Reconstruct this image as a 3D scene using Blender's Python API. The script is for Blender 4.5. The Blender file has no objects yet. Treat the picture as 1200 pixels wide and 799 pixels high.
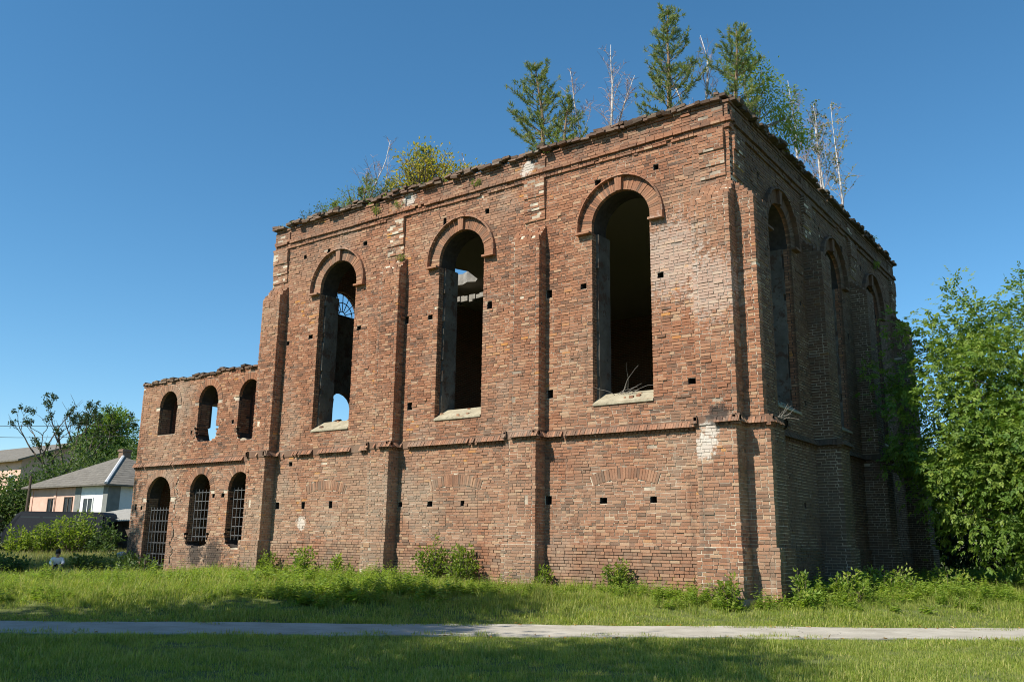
import bpy, bmesh, math, random
import numpy as np
from mathutils import Vector, Matrix, Quaternion
from mathutils.geometry import delaunay_2d_cdt
random.seed(7)
R = np.random.default_rng(11)
PI = math.pi
scene = bpy.context.scene
COL = scene.collection

# ---------------------------------------------------------------- camera
YAW, PITCH, ROLL, FPX = 0.6358, 0.2264, 0.0140, 1029.32
CAM = Vector((7.537, -19.006, 1.46))
fw = Vector((-math.sin(YAW)*math.cos(PITCH), math.cos(YAW)*math.cos(PITCH), math.sin(PITCH)))
rt0 = Vector((math.cos(YAW), math.sin(YAW), 0)); up0 = rt0.cross(fw)
rt = math.cos(ROLL)*rt0 + math.sin(ROLL)*up0
up = -math.sin(ROLL)*rt0 + math.cos(ROLL)*up0
cd = bpy.data.cameras.new('camera'); cam = bpy.data.objects.new('camera', cd); COL.objects.link(cam)
cd.sensor_width = 36; cd.lens = 36*FPX/1200; cd.clip_start = 0.1; cd.clip_end = 6000
m = Matrix.Identity(4)
for i, v in enumerate((rt, up, -fw)):
    for j in range(3): m[j][i] = v[j]
m.translation = CAM
cam.matrix_world = m
scene.camera = cam

# ---------------------------------------------------------------- light
SUN_AZ, SUN_EL = math.radians(18), math.radians(46)      # from the facade's normal, to the left
sdir = Vector((-math.sin(SUN_AZ)*math.cos(SUN_EL), -math.cos(SUN_AZ)*math.cos(SUN_EL), math.sin(SUN_EL)))
world = bpy.data.worlds.new('World'); scene.world = world; world.use_nodes = True
wn = world.node_tree
bg = wn.nodes['Background']; bg.inputs[1].default_value = 0.106
sky = wn.nodes.new('ShaderNodeTexSky'); sky.sky_type = 'NISHITA'; sky.sun_disc = False
sky.sun_elevation = SUN_EL; sky.sun_rotation = math.atan2(sdir.x, sdir.y)
sky.altitude = 250; sky.air_density = 1.0; sky.dust_density = 0.0; sky.ozone_density = 5.0
hs = wn.nodes.new('ShaderNodeHueSaturation'); hs.inputs['Hue'].default_value = 0.489; hs.inputs['Saturation'].default_value = 1.16
wn.links.new(sky.outputs[0], hs.inputs['Color']); wn.links.new(hs.outputs[0], bg.inputs[0])
sl = bpy.data.lights.new('sun', 'SUN'); sl.energy = 5.0; sl.angle = math.radians(0.5); sl.color = (1.0, 0.94, 0.83)
so = bpy.data.objects.new('sun', sl); COL.objects.link(so)
so.rotation_euler = sdir.to_track_quat('Z', 'Y').to_euler()
scene.view_settings.view_transform = 'Standard'; scene.view_settings.look = 'None'
scene.view_settings.exposure = 0.58; scene.view_settings.gamma = 1.0
scene.cycles.filter_width = 1.05; scene.cycles.max_bounces = 8; scene.cycles.diffuse_bounces = 3; scene.cycles.transparent_max_bounces = 8

# ---------------------------------------------------------------- materials
class NT:
    def __init__(s, name):
        s.m = bpy.data.materials.new(name); s.m.use_nodes = True
        s.t = s.m.node_tree; s.b = s.t.nodes['Principled BSDF']
        s.b.inputs['Specular IOR Level'].default_value = 0.25
    def n(s, typ, **kw):
        x = s.t.nodes.new(typ)
        for k, v in kw.items(): setattr(x, k, v)
        return x
    def l(s, a, b): s.t.links.new(a, b)
    def pos(s): return s.n('ShaderNodeNewGeometry').outputs['Position']
    def attr(s, name='rnd'): return s.n('ShaderNodeAttribute', attribute_name=name).outputs['Fac']
    def noise(s, scale, detail=3, rough=0.55, vec=None):
        x = s.n('ShaderNodeTexNoise'); x.inputs['Scale'].default_value = scale
        x.inputs['Detail'].default_value = detail; x.inputs['Roughness'].default_value = rough
        s.l(vec if vec is not None else s.pos(), x.inputs['Vector']); return x.outputs['Fac']
    def ramp(s, fac, stops, interp='LINEAR'):
        x = s.n('ShaderNodeValToRGB'); e = x.color_ramp.elements; x.color_ramp.interpolation = interp
        while len(e) < len(stops): e.new(0.5)
        for el, (p, c) in zip(e, stops):
            el.position = p; el.color = (*c, 1) if len(c) == 3 else c
        s.l(fac, x.inputs[0]); return x.outputs[0]
    def mix(s, fac, a, b, mode='MIX'):
        x = s.n('ShaderNodeMix', data_type='RGBA', blend_type=mode)
        for sock, v in ((x.inputs[0], fac), (x.inputs[6], a), (x.inputs[7], b)):
            if hasattr(v, 'links'): s.l(v, sock)
            elif isinstance(v, (int, float)): sock.default_value = v
            else: sock.default_value = (*v, 1)
        return x.outputs[2]
    def math(s, op, a, b=0.0, c=0.0):
        x = s.n('ShaderNodeMath', operation=op)
        for i, v in enumerate((a, b, c)):
            if hasattr(v, 'links'): s.l(v, x.inputs[i])
            else: x.inputs[i].default_value = v
        return x.outputs[0]
    def smooth(s, v, a, b):
        x = s.n('ShaderNodeMapRange', interpolation_type='SMOOTHSTEP')
        s.l(v, x.inputs[0]); x.inputs[1].default_value = a; x.inputs[2].default_value = b; return x.outputs[0]
    def xyz(s):
        x = s.n('ShaderNodeSeparateXYZ'); s.l(s.pos(), x.inputs[0]); return x.outputs
    def near(s, p, r, sc=(1, 1, 1)):
        """1 inside a soft blob round the point p of radius r, with ragged rim: a stain or painted shadow with a place of its own"""
        d = s.n('ShaderNodeVectorMath', operation='SUBTRACT'); s.l(s.pos(), d.inputs[0]); d.inputs[1].default_value = p
        q = s.n('ShaderNodeVectorMath', operation='MULTIPLY'); s.l(d.outputs[0], q.inputs[0]); q.inputs[1].default_value = sc
        L = s.n('ShaderNodeVectorMath', operation='LENGTH'); s.l(q.outputs[0], L.inputs[0])
        v = s.math('ADD', L.outputs['Value'], s.math('MULTIPLY', s.math('SUBTRACT', s.noise(7, 4, 0.7), 0.5), r*2.6))
        return s.smooth(v, r, r*0.55)
    def col(s, c):
        if hasattr(c, 'links'): s.l(c, s.b.inputs['Base Color'])
        else: s.b.inputs['Base Color'].default_value = (*c, 1)
    def bump(s, h, strength=0.4, dist=0.02):
        x = s.n('ShaderNodeBump'); x.inputs['Strength'].default_value = strength; x.inputs['Distance'].default_value = dist
        s.l(h, x.inputs['Height']); s.l(x.outputs[0], s.b.inputs['Normal'])
    def rough(s, v): s.b.inputs['Roughness'].default_value = v

def plain(name, c, rough=0.8, var=0.25, scale=6.0, bump=0.2):
    t = NT(name); f = t.noise(scale, 5, 0.65)
    t.col(t.ramp(f, [(0.25, [x*(1-var) for x in c]), (0.75, [min(1, x*(1+var)) for x in c])])); t.rough(rough)
    if bump: t.bump(t.noise(scale*6, 3), bump, 0.01)
    return t.m

def weather(t, c, z):
    """lime bloom, damp, sooty marks and soot with shapes of their own, a painted tree shadow, shared by brick and mortar"""
    lime = t.smooth(t.noise(0.55, 5, 0.62), 0.50, 0.74)
    c = t.mix(t.math('MULTIPLY', lime, 0.42), c, (0.34, 0.285, 0.22))
    fine = t.smooth(t.noise(3.2, 6, 0.7), 0.60, 0.80)
    c = t.mix(t.math('MULTIPLY', fine, 0.34), c, (0.42, 0.36, 0.29))
    drk = t.smooth(t.noise(1.1, 6, 0.7), 0.58, 0.80)
    c = t.mix(t.math('MULTIPLY', drk, 0.48), c, (0.085, 0.068, 0.055))
    zq = t.xyz()[2]
    sm_ = t.math('MULTIPLY', t.smooth(zq, 11.0, 12.2), t.smooth(t.noise(0.9, 6, 0.7), 0.34, 0.66)); c = t.mix(t.math('MULTIPLY', sm_, 0.55), c, (0.10, 0.075, 0.058))
    dp = t.math('MULTIPLY', t.smooth(zq, 1.7, 0.5), t.smooth(t.noise(0.7, 6, 0.7), 0.38, 0.64)); c = t.mix(t.math('MULTIPLY', dp, 0.45), c, (0.13, 0.105, 0.08))
    # run-off streaks: tall thin tongues of soot and of lime
    q = t.n('ShaderNodeSeparateXYZ'); t.l(t.pos(), q.inputs[0])
    v = t.n('ShaderNodeCombineXYZ'); t.l(t.math('MULTIPLY', t.math('ADD', q.outputs[0], q.outputs[1]), 2.1), v.inputs[0]); t.l(t.math('MULTIPLY', q.outputs[2], 0.30), v.inputs[2])
    st = t.smooth(t.noise(1.0, 5, 0.65, v.outputs[0]), 0.55, 0.78); c = t.mix(t.math('MULTIPLY', st, 0.55), c, (0.075, 0.058, 0.046))
    st2 = t.smooth(t.noise(1.6, 4, 0.6, v.outputs[0]), 0.60, 0.80); c = t.mix(t.math('MULTIPLY', st2, 0.40), c, (0.38, 0.33, 0.26))
    for p, r in (((-0.66, -0.5, 3.68), 0.34), ((-0.55, -0.5, 4.0), 0.28), ((-14.72, 0, 2.0), 0.26), ((-0.5, -0.5, 7.4), 1.0),
                 ((-6.0, 0, 11.85), 0.3), ((-10.6, 0, 12.0), 0.3), ((-1.6, 0, 8.4), 1.25)):
        k = 0.72 if r < 0.45 else 0.30
        c = t.mix(t.math('MULTIPLY', t.near(p, r), k), c, (0.62, 0.57, 0.50))
    for p, r in (((-25.0, 0.3, 1.2), 0.75), ((-24.5, 0.3, 0.8), 0.5), ((-19.6, 0.3, 0.9), 0.7), ((-20.6, 0.3, 0.9), 0.5), ((-0.35, -0.5, 4.35), 0.35)):  # dark patches; those at the wing's corner are a tree shadow painted in
        c = t.mix(t.math('MULTIPLY', t.near(p, r), 0.8), c, (0.035, 0.03, 0.027))
    return c

def brick_mat(name='brick', dark=False):
    t = NT(name); r = t.attr('rnd')
    c = t.ramp(r, [(0.0, (0.110, 0.066, 0.048)), (0.14, (0.175, 0.092, 0.058)), (0.36, (0.262, 0.116, 0.065)), (0.60, (0.335, 0.155, 0.087)),
                   (0.78, (0.385, 0.208, 0.122)), (0.90, (0.425, 0.285, 0.180)), (0.965, (0.43, 0.19, 0.07)), (1.0, (0.50, 0.23, 0.065))])
    if dark: c = t.mix(0.72, c, (0.082, 0.070, 0.056))
    g = t.noise(38, 3, 0.6)
    c = t.mix(0.55, c, t.ramp(g, [(0.3, (0.55, 0.55, 0.55)), (0.7, (1.25, 1.2, 1.15))]), 'MULTIPLY')
    # redder high up, paler lower down, from the lime and the wash of rain
    c = t.mix(t.math('MULTIPLY', t.smooth(t.noise(0.23, 3), 0.45, 0.65), 0.32), c, (0.31, 0.235, 0.165))
    if not dark:
        zz = t.xyz()[2]
        low = t.math('MULTIPLY', t.smooth(zz, 5.2, 2.6), t.smooth(t.noise(0.9, 5, 0.65), 0.30, 0.62))
        c = t.mix(t.math('MULTIPLY', low, 0.34), c, (0.345, 0.265, 0.190))
        fire = t.math('MULTIPLY', t.smooth(zz, 4.6, 7.0), t.smooth(t.noise(0.8, 5, 0.65), 0.40, 0.66))
        c = t.mix(t.math('MULTIPLY', fire, 0.24), c, (0.40, 0.185, 0.095))
        c = weather(t, c, None)
    else:
        c = t.mix(t.math('MULTIPLY', t.smooth(t.noise(2.3, 5, 0.7), 0.52, 0.7), 0.6), c, (0.20, 0.185, 0.15))
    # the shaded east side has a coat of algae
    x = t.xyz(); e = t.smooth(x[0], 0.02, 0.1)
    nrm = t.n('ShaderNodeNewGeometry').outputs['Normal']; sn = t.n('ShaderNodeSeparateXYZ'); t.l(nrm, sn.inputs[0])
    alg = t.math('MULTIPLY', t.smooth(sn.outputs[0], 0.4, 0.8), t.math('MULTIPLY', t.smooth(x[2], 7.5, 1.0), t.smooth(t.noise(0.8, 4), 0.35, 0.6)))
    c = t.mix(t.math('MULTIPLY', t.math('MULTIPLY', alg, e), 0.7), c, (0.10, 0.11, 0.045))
    # the side wall's shade, painted into the brick colour and broken up by noise
    side_shade = t.math('MULTIPLY', t.math('MULTIPLY', t.smooth(x[0], -0.12, -0.02), t.smooth(x[1], 0.12, 0.3)), t.smooth(t.noise(0.6, 6, 0.65), 0.12, 0.34))
    c = t.mix(t.math('MULTIPLY', side_shade, 0.70), c, (0.052, 0.044, 0.030))
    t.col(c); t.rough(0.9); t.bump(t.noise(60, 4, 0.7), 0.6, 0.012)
    return t.m

def mortar_mat():
    t = NT('mortar')
    c = t.ramp(t.noise(5, 5, 0.7), [(0.3, (0.40, 0.335, 0.25)), (0.7, (0.66, 0.57, 0.44))])
    c = t.mix(t.math('MULTIPLY', t.smooth(t.noise(0.7, 4), 0.42, 0.62), .8), c, (0.20, 0.145, 0.105))
    c = weather(t, c, None)
    t.col(c); t.rough(0.95); t.bump(t.noise(40, 4), 0.5, 0.02)
    return t.m

def brick_texture_mat():
    t = NT('plain_brickwork')
    tc = t.n('ShaderNodeNewGeometry').outputs['Position']; s = t.n('ShaderNodeSeparateXYZ'); t.l(tc, s.inputs[0])
    cb = t.n('ShaderNodeCombineXYZ'); t.l(t.math('ADD', s.outputs[0], s.outputs[1]), cb.inputs[0]); t.l(s.outputs[2], cb.inputs[1])
    b = t.n('ShaderNodeTexBrick'); t.l(cb.outputs[0], b.inputs['Vector']); b.inputs['Scale'].default_value = 1.0
    b.inputs['Brick Width'].default_value = 0.26; b.inputs['Row Height'].default_value = 0.078; b.inputs['Mortar Size'].default_value = 0.008
    b.inputs['Color1'].default_value = (0.24, 0.10, 0.065, 1); b.inputs['Color2'].default_value = (0.14, 0.07, 0.05, 1); b.inputs['Mortar'].default_value = (0.32, 0.28, 0.22, 1)
    t.col(b.outputs[0]); t.rough(0.9); return t.m

def leaf_mat(name, cols, trans=0.35, rough=0.5):
    t = NT(name); t.t.nodes.remove(t.b)
    c = t.ramp(t.attr('rnd'), [(i/(len(cols)-1), k) for i, k in enumerate(cols)])
    c = t.mix(0.5, c, t.ramp(t.noise(1.3, 2), [(0.3, (0.7, 0.72, 0.7)), (0.7, (1.25, 1.2, 1.1))]), 'MULTIPLY')
    b = t.n('ShaderNodeBsdfPrincipled'); t.l(c, b.inputs['Base Color']); b.inputs['Roughness'].default_value = rough
    b.inputs['Specular IOR Level'].default_value = 0.3
    tr = t.n('ShaderNodeBsdfTranslucent'); t.l(t.mix(1.0, c, (1.5, 1.55, 0.75), 'MULTIPLY'), tr.inputs[0])
    mx = t.n('ShaderNodeMixShader'); mx.inputs[0].default_value = trans
    t.l(b.outputs[0], mx.inputs[1]); t.l(tr.outputs[0], mx.inputs[2])
    t.l(mx.outputs[0], t.t.nodes['Material Output'].inputs[0])
    return t.m

def plaster_mat():
    t = NT('grey_plaster')
    c = t.ramp(t.noise(1.6, 6, 0.7), [(0.3, (0.085, 0.072, 0.058)), (0.55, (0.15, 0.13, 0.108)), (0.75, (0.23, 0.205, 0.17))])
    c = t.mix(t.smooth(t.noise(2.2, 6, 0.75), 0.52, 0.58), c, (0.10, 0.062, 0.045))
    c = t.mix(t.smooth(t.noise(6, 5, 0.75), 0.60, 0.70), c, (0.04, 0.035, 0.03))
    t.col(c); t.rough(0.95); t.bump(t.noise(9, 5), 0.5, 0.03); return t.m

def ground_mat():
    t = NT('soil_and_turf')
    c = t.ramp(t.noise(2.5, 6, 0.7), [(0.3, (0.075, 0.095, 0.028)), (0.6, (0.12, 0.14, 0.042)), (0.8, (0.18, 0.165, 0.075))])
    t.col(c); t.rough(1.0); t.bump(t.noise(14, 5), 0.8, 0.05); return t.m

def path_mat():
    t = NT('worn_concrete')
    c = t.ramp(t.noise(1.4, 6, 0.65), [(0.28, (0.31, 0.28, 0.225)), (0.6, (0.43, 0.395, 0.33)), (0.8, (0.52, 0.48, 0.41))])
    c = t.mix(0.6, c, t.ramp(t.noise(45, 3), [(0.3, (0.7, 0.7, 0.7)), (0.7, (1.15, 1.15, 1.15))]), 'MULTIPLY')
    v = t.n('ShaderNodeTexVoronoi', feature='DISTANCE_TO_EDGE'); v.inputs['Scale'].default_value = 0.75
    w = t.n('ShaderNodeVectorMath', operation='ADD'); t.l(t.pos(), w.inputs[0])
    nz = t.n('ShaderNodeTexNoise'); nz.inputs['Scale'].default_value = 1.2; t.l(t.pos(), nz.inputs['Vector'])
    t.l(nz.outputs['Color'], w.inputs[1]); t.l(w.outputs[0], v.inputs['Vector'])
    c = t.mix(t.math('MULTIPLY', t.math('MULTIPLY', t.smooth(v.outputs[0], 0.010, 0.003), t.smooth(t.noise(.9, 2), .5, .6)), .7), c, (0.12, 0.11, 0.09))
    c = t.mix(t.math('MULTIPLY', t.smooth(t.noise(5, 5, 0.7), 0.6, 0.75), 0.5), c, (0.15, 0.135, 0.10))
    t.col(c); t.rough(0.9); t.bump(t.noise(60, 3), 0.4, 0.006); return t.m

M = {}
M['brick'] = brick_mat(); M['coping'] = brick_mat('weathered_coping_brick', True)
M['mortar'] = mortar_mat(); M['plainbrick'] = brick_texture_mat(); M['plaster'] = plaster_mat()
M['blackening'] = plain('dark_reveal', (0.055, 0.045, 0.038), 0.95, 0.5, 6, 0.4)  # even dark tone for the opening rims and the wing's slabs
def sill_mat():
    t = NT('pale_sill_stone'); c = t.ramp(t.noise(3, 6, 0.7), [(0.3, (0.24, 0.205, 0.14)), (0.6, (0.37, 0.325, 0.23)), (0.8, (0.44, 0.40, 0.31))])
    c = t.mix(t.smooth(t.noise(9, 5, 0.75), 0.57, 0.7), c, (0.13, 0.11, 0.085)); t.col(c); t.rough(0.9); t.bump(t.noise(14, 5, 0.7), 0.7, 0.03); return t.m
M['stone'] = sill_mat()
M['foundation'] = plain('rubble_foundation', (0.26, 0.24, 0.21), 0.95, 0.4, 4, 0.6)
M['iron'] = plain('grey_painted_iron', (0.16, 0.165, 0.17), 0.6, 0.3, 9, 0)
M['darkiron'] = plain('dark_iron', (0.03, 0.03, 0.032), 0.6, 0.2, 9, 0)
M['soil'] = plain('roof_soil', (0.06, 0.05, 0.035), 1.0, 0.4, 3, 0.6)
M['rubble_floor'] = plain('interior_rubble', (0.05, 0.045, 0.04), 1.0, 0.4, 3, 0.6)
M['ground'] = ground_mat(); M['path'] = path_mat()
M['bark'] = plain('brown_bark', (0.11, 0.085, 0.062), 0.95, 0.4, 12, 0.6)
M['pinebark'] = plain('pine_bark', (0.22, 0.15, 0.10), 0.95, 0.35, 14, 0.5)
M['greybark'] = plain('grey_bark', (0.24, 0.215, 0.19), 0.95, 0.3, 14, 0.5)
def birch_bark():
    t = NT('birch_bark'); s = t.n('ShaderNodeSeparateXYZ'); t.l(t.pos(), s.inputs[0])
    v = t.n('ShaderNodeCombineXYZ'); t.l(t.math('MULTIPLY', s.outputs[2], 9), v.inputs[2]); t.l(s.outputs[0], v.inputs[0])
    c = t.ramp(t.noise(1.5, 4, 0.7, v.outputs[0]), [(0.36, (0.10, 0.085, 0.075)), (0.46, (0.55, 0.50, 0.46)), (0.8, (0.74, 0.70, 0.66))])
    t.col(c); t.rough(0.8); return t.m
M['birch'] = birch_bark()
M['twig'] = plain('purple_brown_twig', (0.30, 0.215, 0.185), 0.9, 0.2, 8, 0)
M['leaf'] = leaf_mat('box_elder_leaf', [(0.064, 0.129, 0.024), (0.117, 0.200, 0.034), (0.181, 0.258, 0.044), (0.268, 0.335, 0.067)], 0.38)
M['leaf_dark'] = leaf_mat('dark_leaf', [(0.022, 0.045, 0.014), (0.04, 0.07, 0.02), (0.065, 0.095, 0.028)], 0.25)
M['leaf_mid'] = leaf_mat('mid_leaf', [(0.056, 0.101, 0.030), (0.084, 0.135, 0.038), (0.126, 0.169, 0.051)], 0.3)
M['leaf_yellow'] = leaf_mat('yellowing_leaf', [(0.175, 0.204, 0.031), (0.324, 0.300, 0.042), (0.424, 0.348, 0.060), (0.349, 0.252, 0.072)], 0.45)
M['leaf_lime'] = leaf_mat('lime_leaf', [(0.105, 0.169, 0.030), (0.190, 0.257, 0.041), (0.281, 0.317, 0.061)], 0.45)
M['needle'] = leaf_mat('pine_needle', [(0.105, 0.162, 0.054), (0.183, 0.236, 0.074), (0.281, 0.297, 0.101)], 0.3)
M['spruce'] = leaf_mat('spruce_needle', [(0.012, 0.024, 0.013), (0.022, 0.04, 0.018), (0.035, 0.055, 0.022)], 0.1)
M['grass'] = leaf_mat('grass_blade', [(0.144, 0.200, 0.033), (0.230, 0.297, 0.052), (0.316, 0.373, 0.072), (0.459, 0.414, 0.166)], 0.45)
M['meadow'] = leaf_mat('meadow_blade', [(0.130, 0.163, 0.044), (0.195, 0.225, 0.062), (0.273, 0.263, 0.094), (0.351, 0.300, 0.138)], 0.4)
M['weed'] = leaf_mat('weed_leaf', [(0.106, 0.181, 0.026), (0.181, 0.275, 0.041), (0.256, 0.334, 0.058), (0.377, 0.392, 0.102)], 0.45)
M['fallen'] = leaf_mat('fallen_leaf', [(0.30, 0.14, 0.03), (0.42, 0.26, 0.07), (0.5, 0.4, 0.2)], 0.2)

# ---------------------------------------------------------------- mesh helpers
def mesh_np(name, V, F, mat, parent=None, rnd=None, smooth=False, F3=None):
    """V (n,3); F (m,4) quads; F3 (k,3) triangles"""
    me = bpy.data.meshes.new(name)
    V = np.asarray(V, np.float32); nf = 0; loops = []; starts = []; tot = []
    F = np.zeros((0, 4), np.int32) if F is None or len(F) == 0 else np.asarray(F, np.int32)
    F3 = np.zeros((0, 3), np.int32) if F3 is None or len(F3) == 0 else np.asarray(F3, np.int32)
    me.vertices.add(len(V)); me.vertices.foreach_set('co', V.ravel())
    lp = np.concatenate([F.ravel(), F3.ravel()]); me.loops.add(len(lp)); me.loops.foreach_set('vertex_index', lp)
    st = np.concatenate([np.arange(len(F))*4, len(F)*4+np.arange(len(F3))*3]).astype(np.int32)
    me.polygons.add(len(st)); me.polygons.foreach_set('loop_start', st)
    me.polygons.foreach_set('use_smooth', np.full(len(st), bool(smooth)))
    me.update(calc_edges=True); me.validate()
    if rnd is not None:
        a = me.attributes.new('rnd', 'FLOAT', 'POINT'); a.data.foreach_set('value', np.asarray(rnd, np.float32))
    me.materials.append(mat)
    o = bpy.data.objects.new(name, me); COL.objects.link(o)
    if parent is not None: o.parent = parent
    return o

class MB:
    def __init__(s): s.v = []; s.f = []; s.r = []
    def add(s, vs, fs, r=0.5):
        b = len(s.v); s.v += [tuple(v) for v in vs]; s.f += [tuple(i+b for i in f) for f in fs]; s.r += [r]*len(vs)
    def box(s, x0, x1, y0, y1, z0, z1, r=0.5):
        s.hexa([(x0,y0,z0),(x1,y0,z0),(x1,y1,z0),(x0,y1,z0),(x0,y0,z1),(x1,y0,z1),(x1,y1,z1),(x0,y1,z1)], r)
    def hexa(s, p, r=0.5):
        s.add(p, [(0,3,2,1),(4,5,6,7),(0,1,5,4),(1,2,6,5),(2,3,7,6),(3,0,4,7)], r)
    def tube(s, pts, rads, n=6, r=0.5, cap=True):
        pts = [Vector(p) for p in pts]; b = len(s.v); k = len(pts)
        ref = Vector((0.31, 0.27, 0.91))
        for i, p in enumerate(pts):
            d = (pts[min(i+1, k-1)]-pts[max(i-1, 0)])
            if d.length < 1e-9: d = Vector((0, 0, 1))
            d.normalize(); a = d.cross(ref)
            if a.length < 1e-3: a = d.cross(Vector((1, 0, 0)))
            a.normalize(); c = d.cross(a)
            for j in range(n):
                t = 2*PI*j/n; s.v.append(tuple(p+(a*math.cos(t)+c*math.sin(t))*rads[i])); s.r.append(r)
        for i in range(k-1):
            for j in range(n):
                j2 = (j+1) % n; s.f.append((b+i*n+j, b+i*n+j2, b+(i+1)*n+j2, b+(i+1)*n+j))
        if cap:
            s.f.append(tuple(b+j for j in range(n))[::-1]); s.f.append(tuple(b+(k-1)*n+j for j in range(n)))
    def build(s, name, mat, parent=None, smooth=False, normals=True):
        me = bpy.data.meshes.new(name); me.from_pydata(s.v, [], s.f)
        if normals:
            bm = bmesh.new(); bm.from_mesh(me); bmesh.ops.recalc_face_normals(bm, faces=bm.faces); bm.to_mesh(me); bm.free()
        if smooth: me.polygons.foreach_set('use_smooth', np.ones(len(me.polygons), bool))
        a = me.attributes.new('rnd', 'FLOAT', 'POINT'); a.data.foreach_set('value', s.r)
        me.materials.append(mat)
        o = bpy.data.objects.new(name, me); COL.objects.link(o)
        if parent is not None: o.parent = parent
        return o

def tag(o, label=None, cat=None, group=None, kind=None):
    if label: o['label'] = label
    if cat: o['category'] = cat
    if group: o['group'] = group
    if kind: o['kind'] = kind
    return o
def empty(name, loc=(0, 0, 0)):
    o = bpy.data.objects.new(name, None); o.empty_display_size = 0.3; o.location = loc; COL.objects.link(o); return o

# ---------------------------------------------------------------- ground
PD = np.array([0.763, 0.646]); PN = np.array([-0.646, 0.763]); P0 = np.array([-1.77, -6.30])
def sst(x, a, b):
    t = np.clip((x-a)/(b-a), 0, 1); return t*t*(3-2*t)
def gz(x, y):
    x = np.asarray(x, float); y = np.asarray(y, float)
    d = (x-P0[0])*PN[0]+(y-P0[1])*PN[1]
    h = 0.34*sst(d, 1.1, 4.2)
    h = h*(1-0.95*sst(-x, 16, 24)*sst(-y, -1.0, 3.0))+0.30*sst(-x, 24, 44)*sst(y, 0, 6)+0.20*sst(-x, 44, 75)*sst(y, -8, 4)
    h = h+0.025*np.sin(x*0.9+1.3*y)*sst(abs(d), 1.2, 2.0)
    return h
def ground():
    def ax(c, fine, n): 
        k = np.linspace(-1, 1, n); return c+np.sign(k)*(abs(k)*fine*n/2+np.maximum(0, abs(k)-0.45)**3.2*14000)
    xs = ax(-8, 0.42, 190); ys = ax(-2, 0.42, 190)
    X, Y = np.meshgrid(xs, ys); Z = gz(X, Y)
    V = np.stack([X, Y, Z], -1).reshape(-1, 3); n = len(xs)
    i, j = np.meshgrid(np.arange(n-1), np.arange(n-1)); a = (j*n+i).ravel()
    tag(mesh_np('ground', V, np.stack([a, a+1, a+1+n, a+n], -1), M['ground'], smooth=True), kind='structure', label='grassy ground rising gently to the ruin')
    # path: a thin worn slab
    ts = np.linspace(-70, 60, 261); V = []; F = []
    for k, t in enumerate(ts):
        wa = 0.98+0.07*math.sin(t*1.7)+0.05*math.sin(t*4.3+1); wb = 0.98+0.08*math.sin(t*1.3+2)+0.05*math.sin(t*5.1)
        c = P0+PD*t
        a = c-PN*wa; b = c+PN*wb
        V += [(a[0], a[1], -0.1), (a[0], a[1], 0.022), (b[0], b[1], 0.026), (b[0], b[1], -0.1)]
        if k: 
            q = 4*k; F += [(q-4, q-3, q+1, q), (q-3, q-2, q+2, q+1), (q-2, q-1, q+3, q+2)]
    tag(mesh_np('path', V, F, M['path']), kind='structure', label='pale worn concrete footpath crossing the grass')
ground()

# ---------------------------------------------------------------- the ruin
ruin = empty('ruined_building', (0, 0, 0))
tag(ruin, 'tall red brick ruin with arched windows and buttresses, young trees growing on its top', 'ruined building')
CH = 0.0763                                   # course height
class Frame:
    """a wall's own axes: u along it, d outwards, z up"""
    def __init__(s, o, u, n): s.o = np.array(o, float); s.u = np.array(u, float); s.n = np.array(n, float)
    def p(s, u, d, z): return s.o+s.u*u+s.n*d+np.array([0, 0, 1.0])*z
FR = Frame((0, 0, 0), (1, 0, 0), (0, -1, 0))      # south front
EA = Frame((0, 0, 0), (0, 1, 0), (1, 0, 0))       # east side
WI = Frame((0, 0.3, 0), (1, 0, 0), (0, -1, 0))    # lower wing
WE = Frame((-17.05, 0, 0), (0, 1, 0), (-1, 0, 0)) # west side

BR = []          # brick hexahedra: (8 corner points, random)
def put(fr, u0, u1, z0, z1, d0, d1, r=None, tilt=0.0, bucket=None, sk=0.0):
    c = []
    for (d, uu, z) in ((d1, u0, z0), (d1, u1, z0), (d0, u1, z0), (d0, u0, z0), (d1+tilt, u0, z1), (d1+tilt, u1, z1), (d0, u1, z1), (d0, u0, z1)):
        c.append(fr.p(uu, d, z+(sk if uu == u1 else 0)))
    (BR if bucket is None else bucket).append((np.array(c), random.betavariate(2.1, 2.1) if r is None else r))

def sub(iv, a, b):
    out = []
    for (x, y, ea, eb) in iv:
        if b <= x or a >= y: out.append((x, y, ea, eb)); continue
        if a > x: out.append((x, a, ea, None))
        if b < y: out.append((b, y, None, eb))
    return out
def arch_cut(c, r, zc, zb, rr=None):
    """opening below the spring of width 2r, above it a round head; rr > r clears room for the ring of arch bricks"""
    rr = rr or r
    def f(z):
        if z < zb or z > zc+rr: return None
        w = r if z < zc-0.12 else rr if z < zc else math.sqrt(max(0, rr*rr-(z-zc)**2))
        return (c-w, c+w)
    return f
def rect_cut(u0, u1, z0, z1):
    return lambda z: (u0, u1) if z0 <= z <= z1 else None
def seg_cut(c, R0, zc, zlow, half):
    """a flat arch: the strip between its two arcs"""
    R1 = R0+0.28
    def f(z):
        if z <= zlow: return None
        if z > zc+R1: return None
        return None
    return f
def noise1(x, s): return math.sin(x*1.7+s)+0.6*math.sin(x*3.9+s*2.1)+0.35*math.sin(x*8.3+s*0.7)
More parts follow.
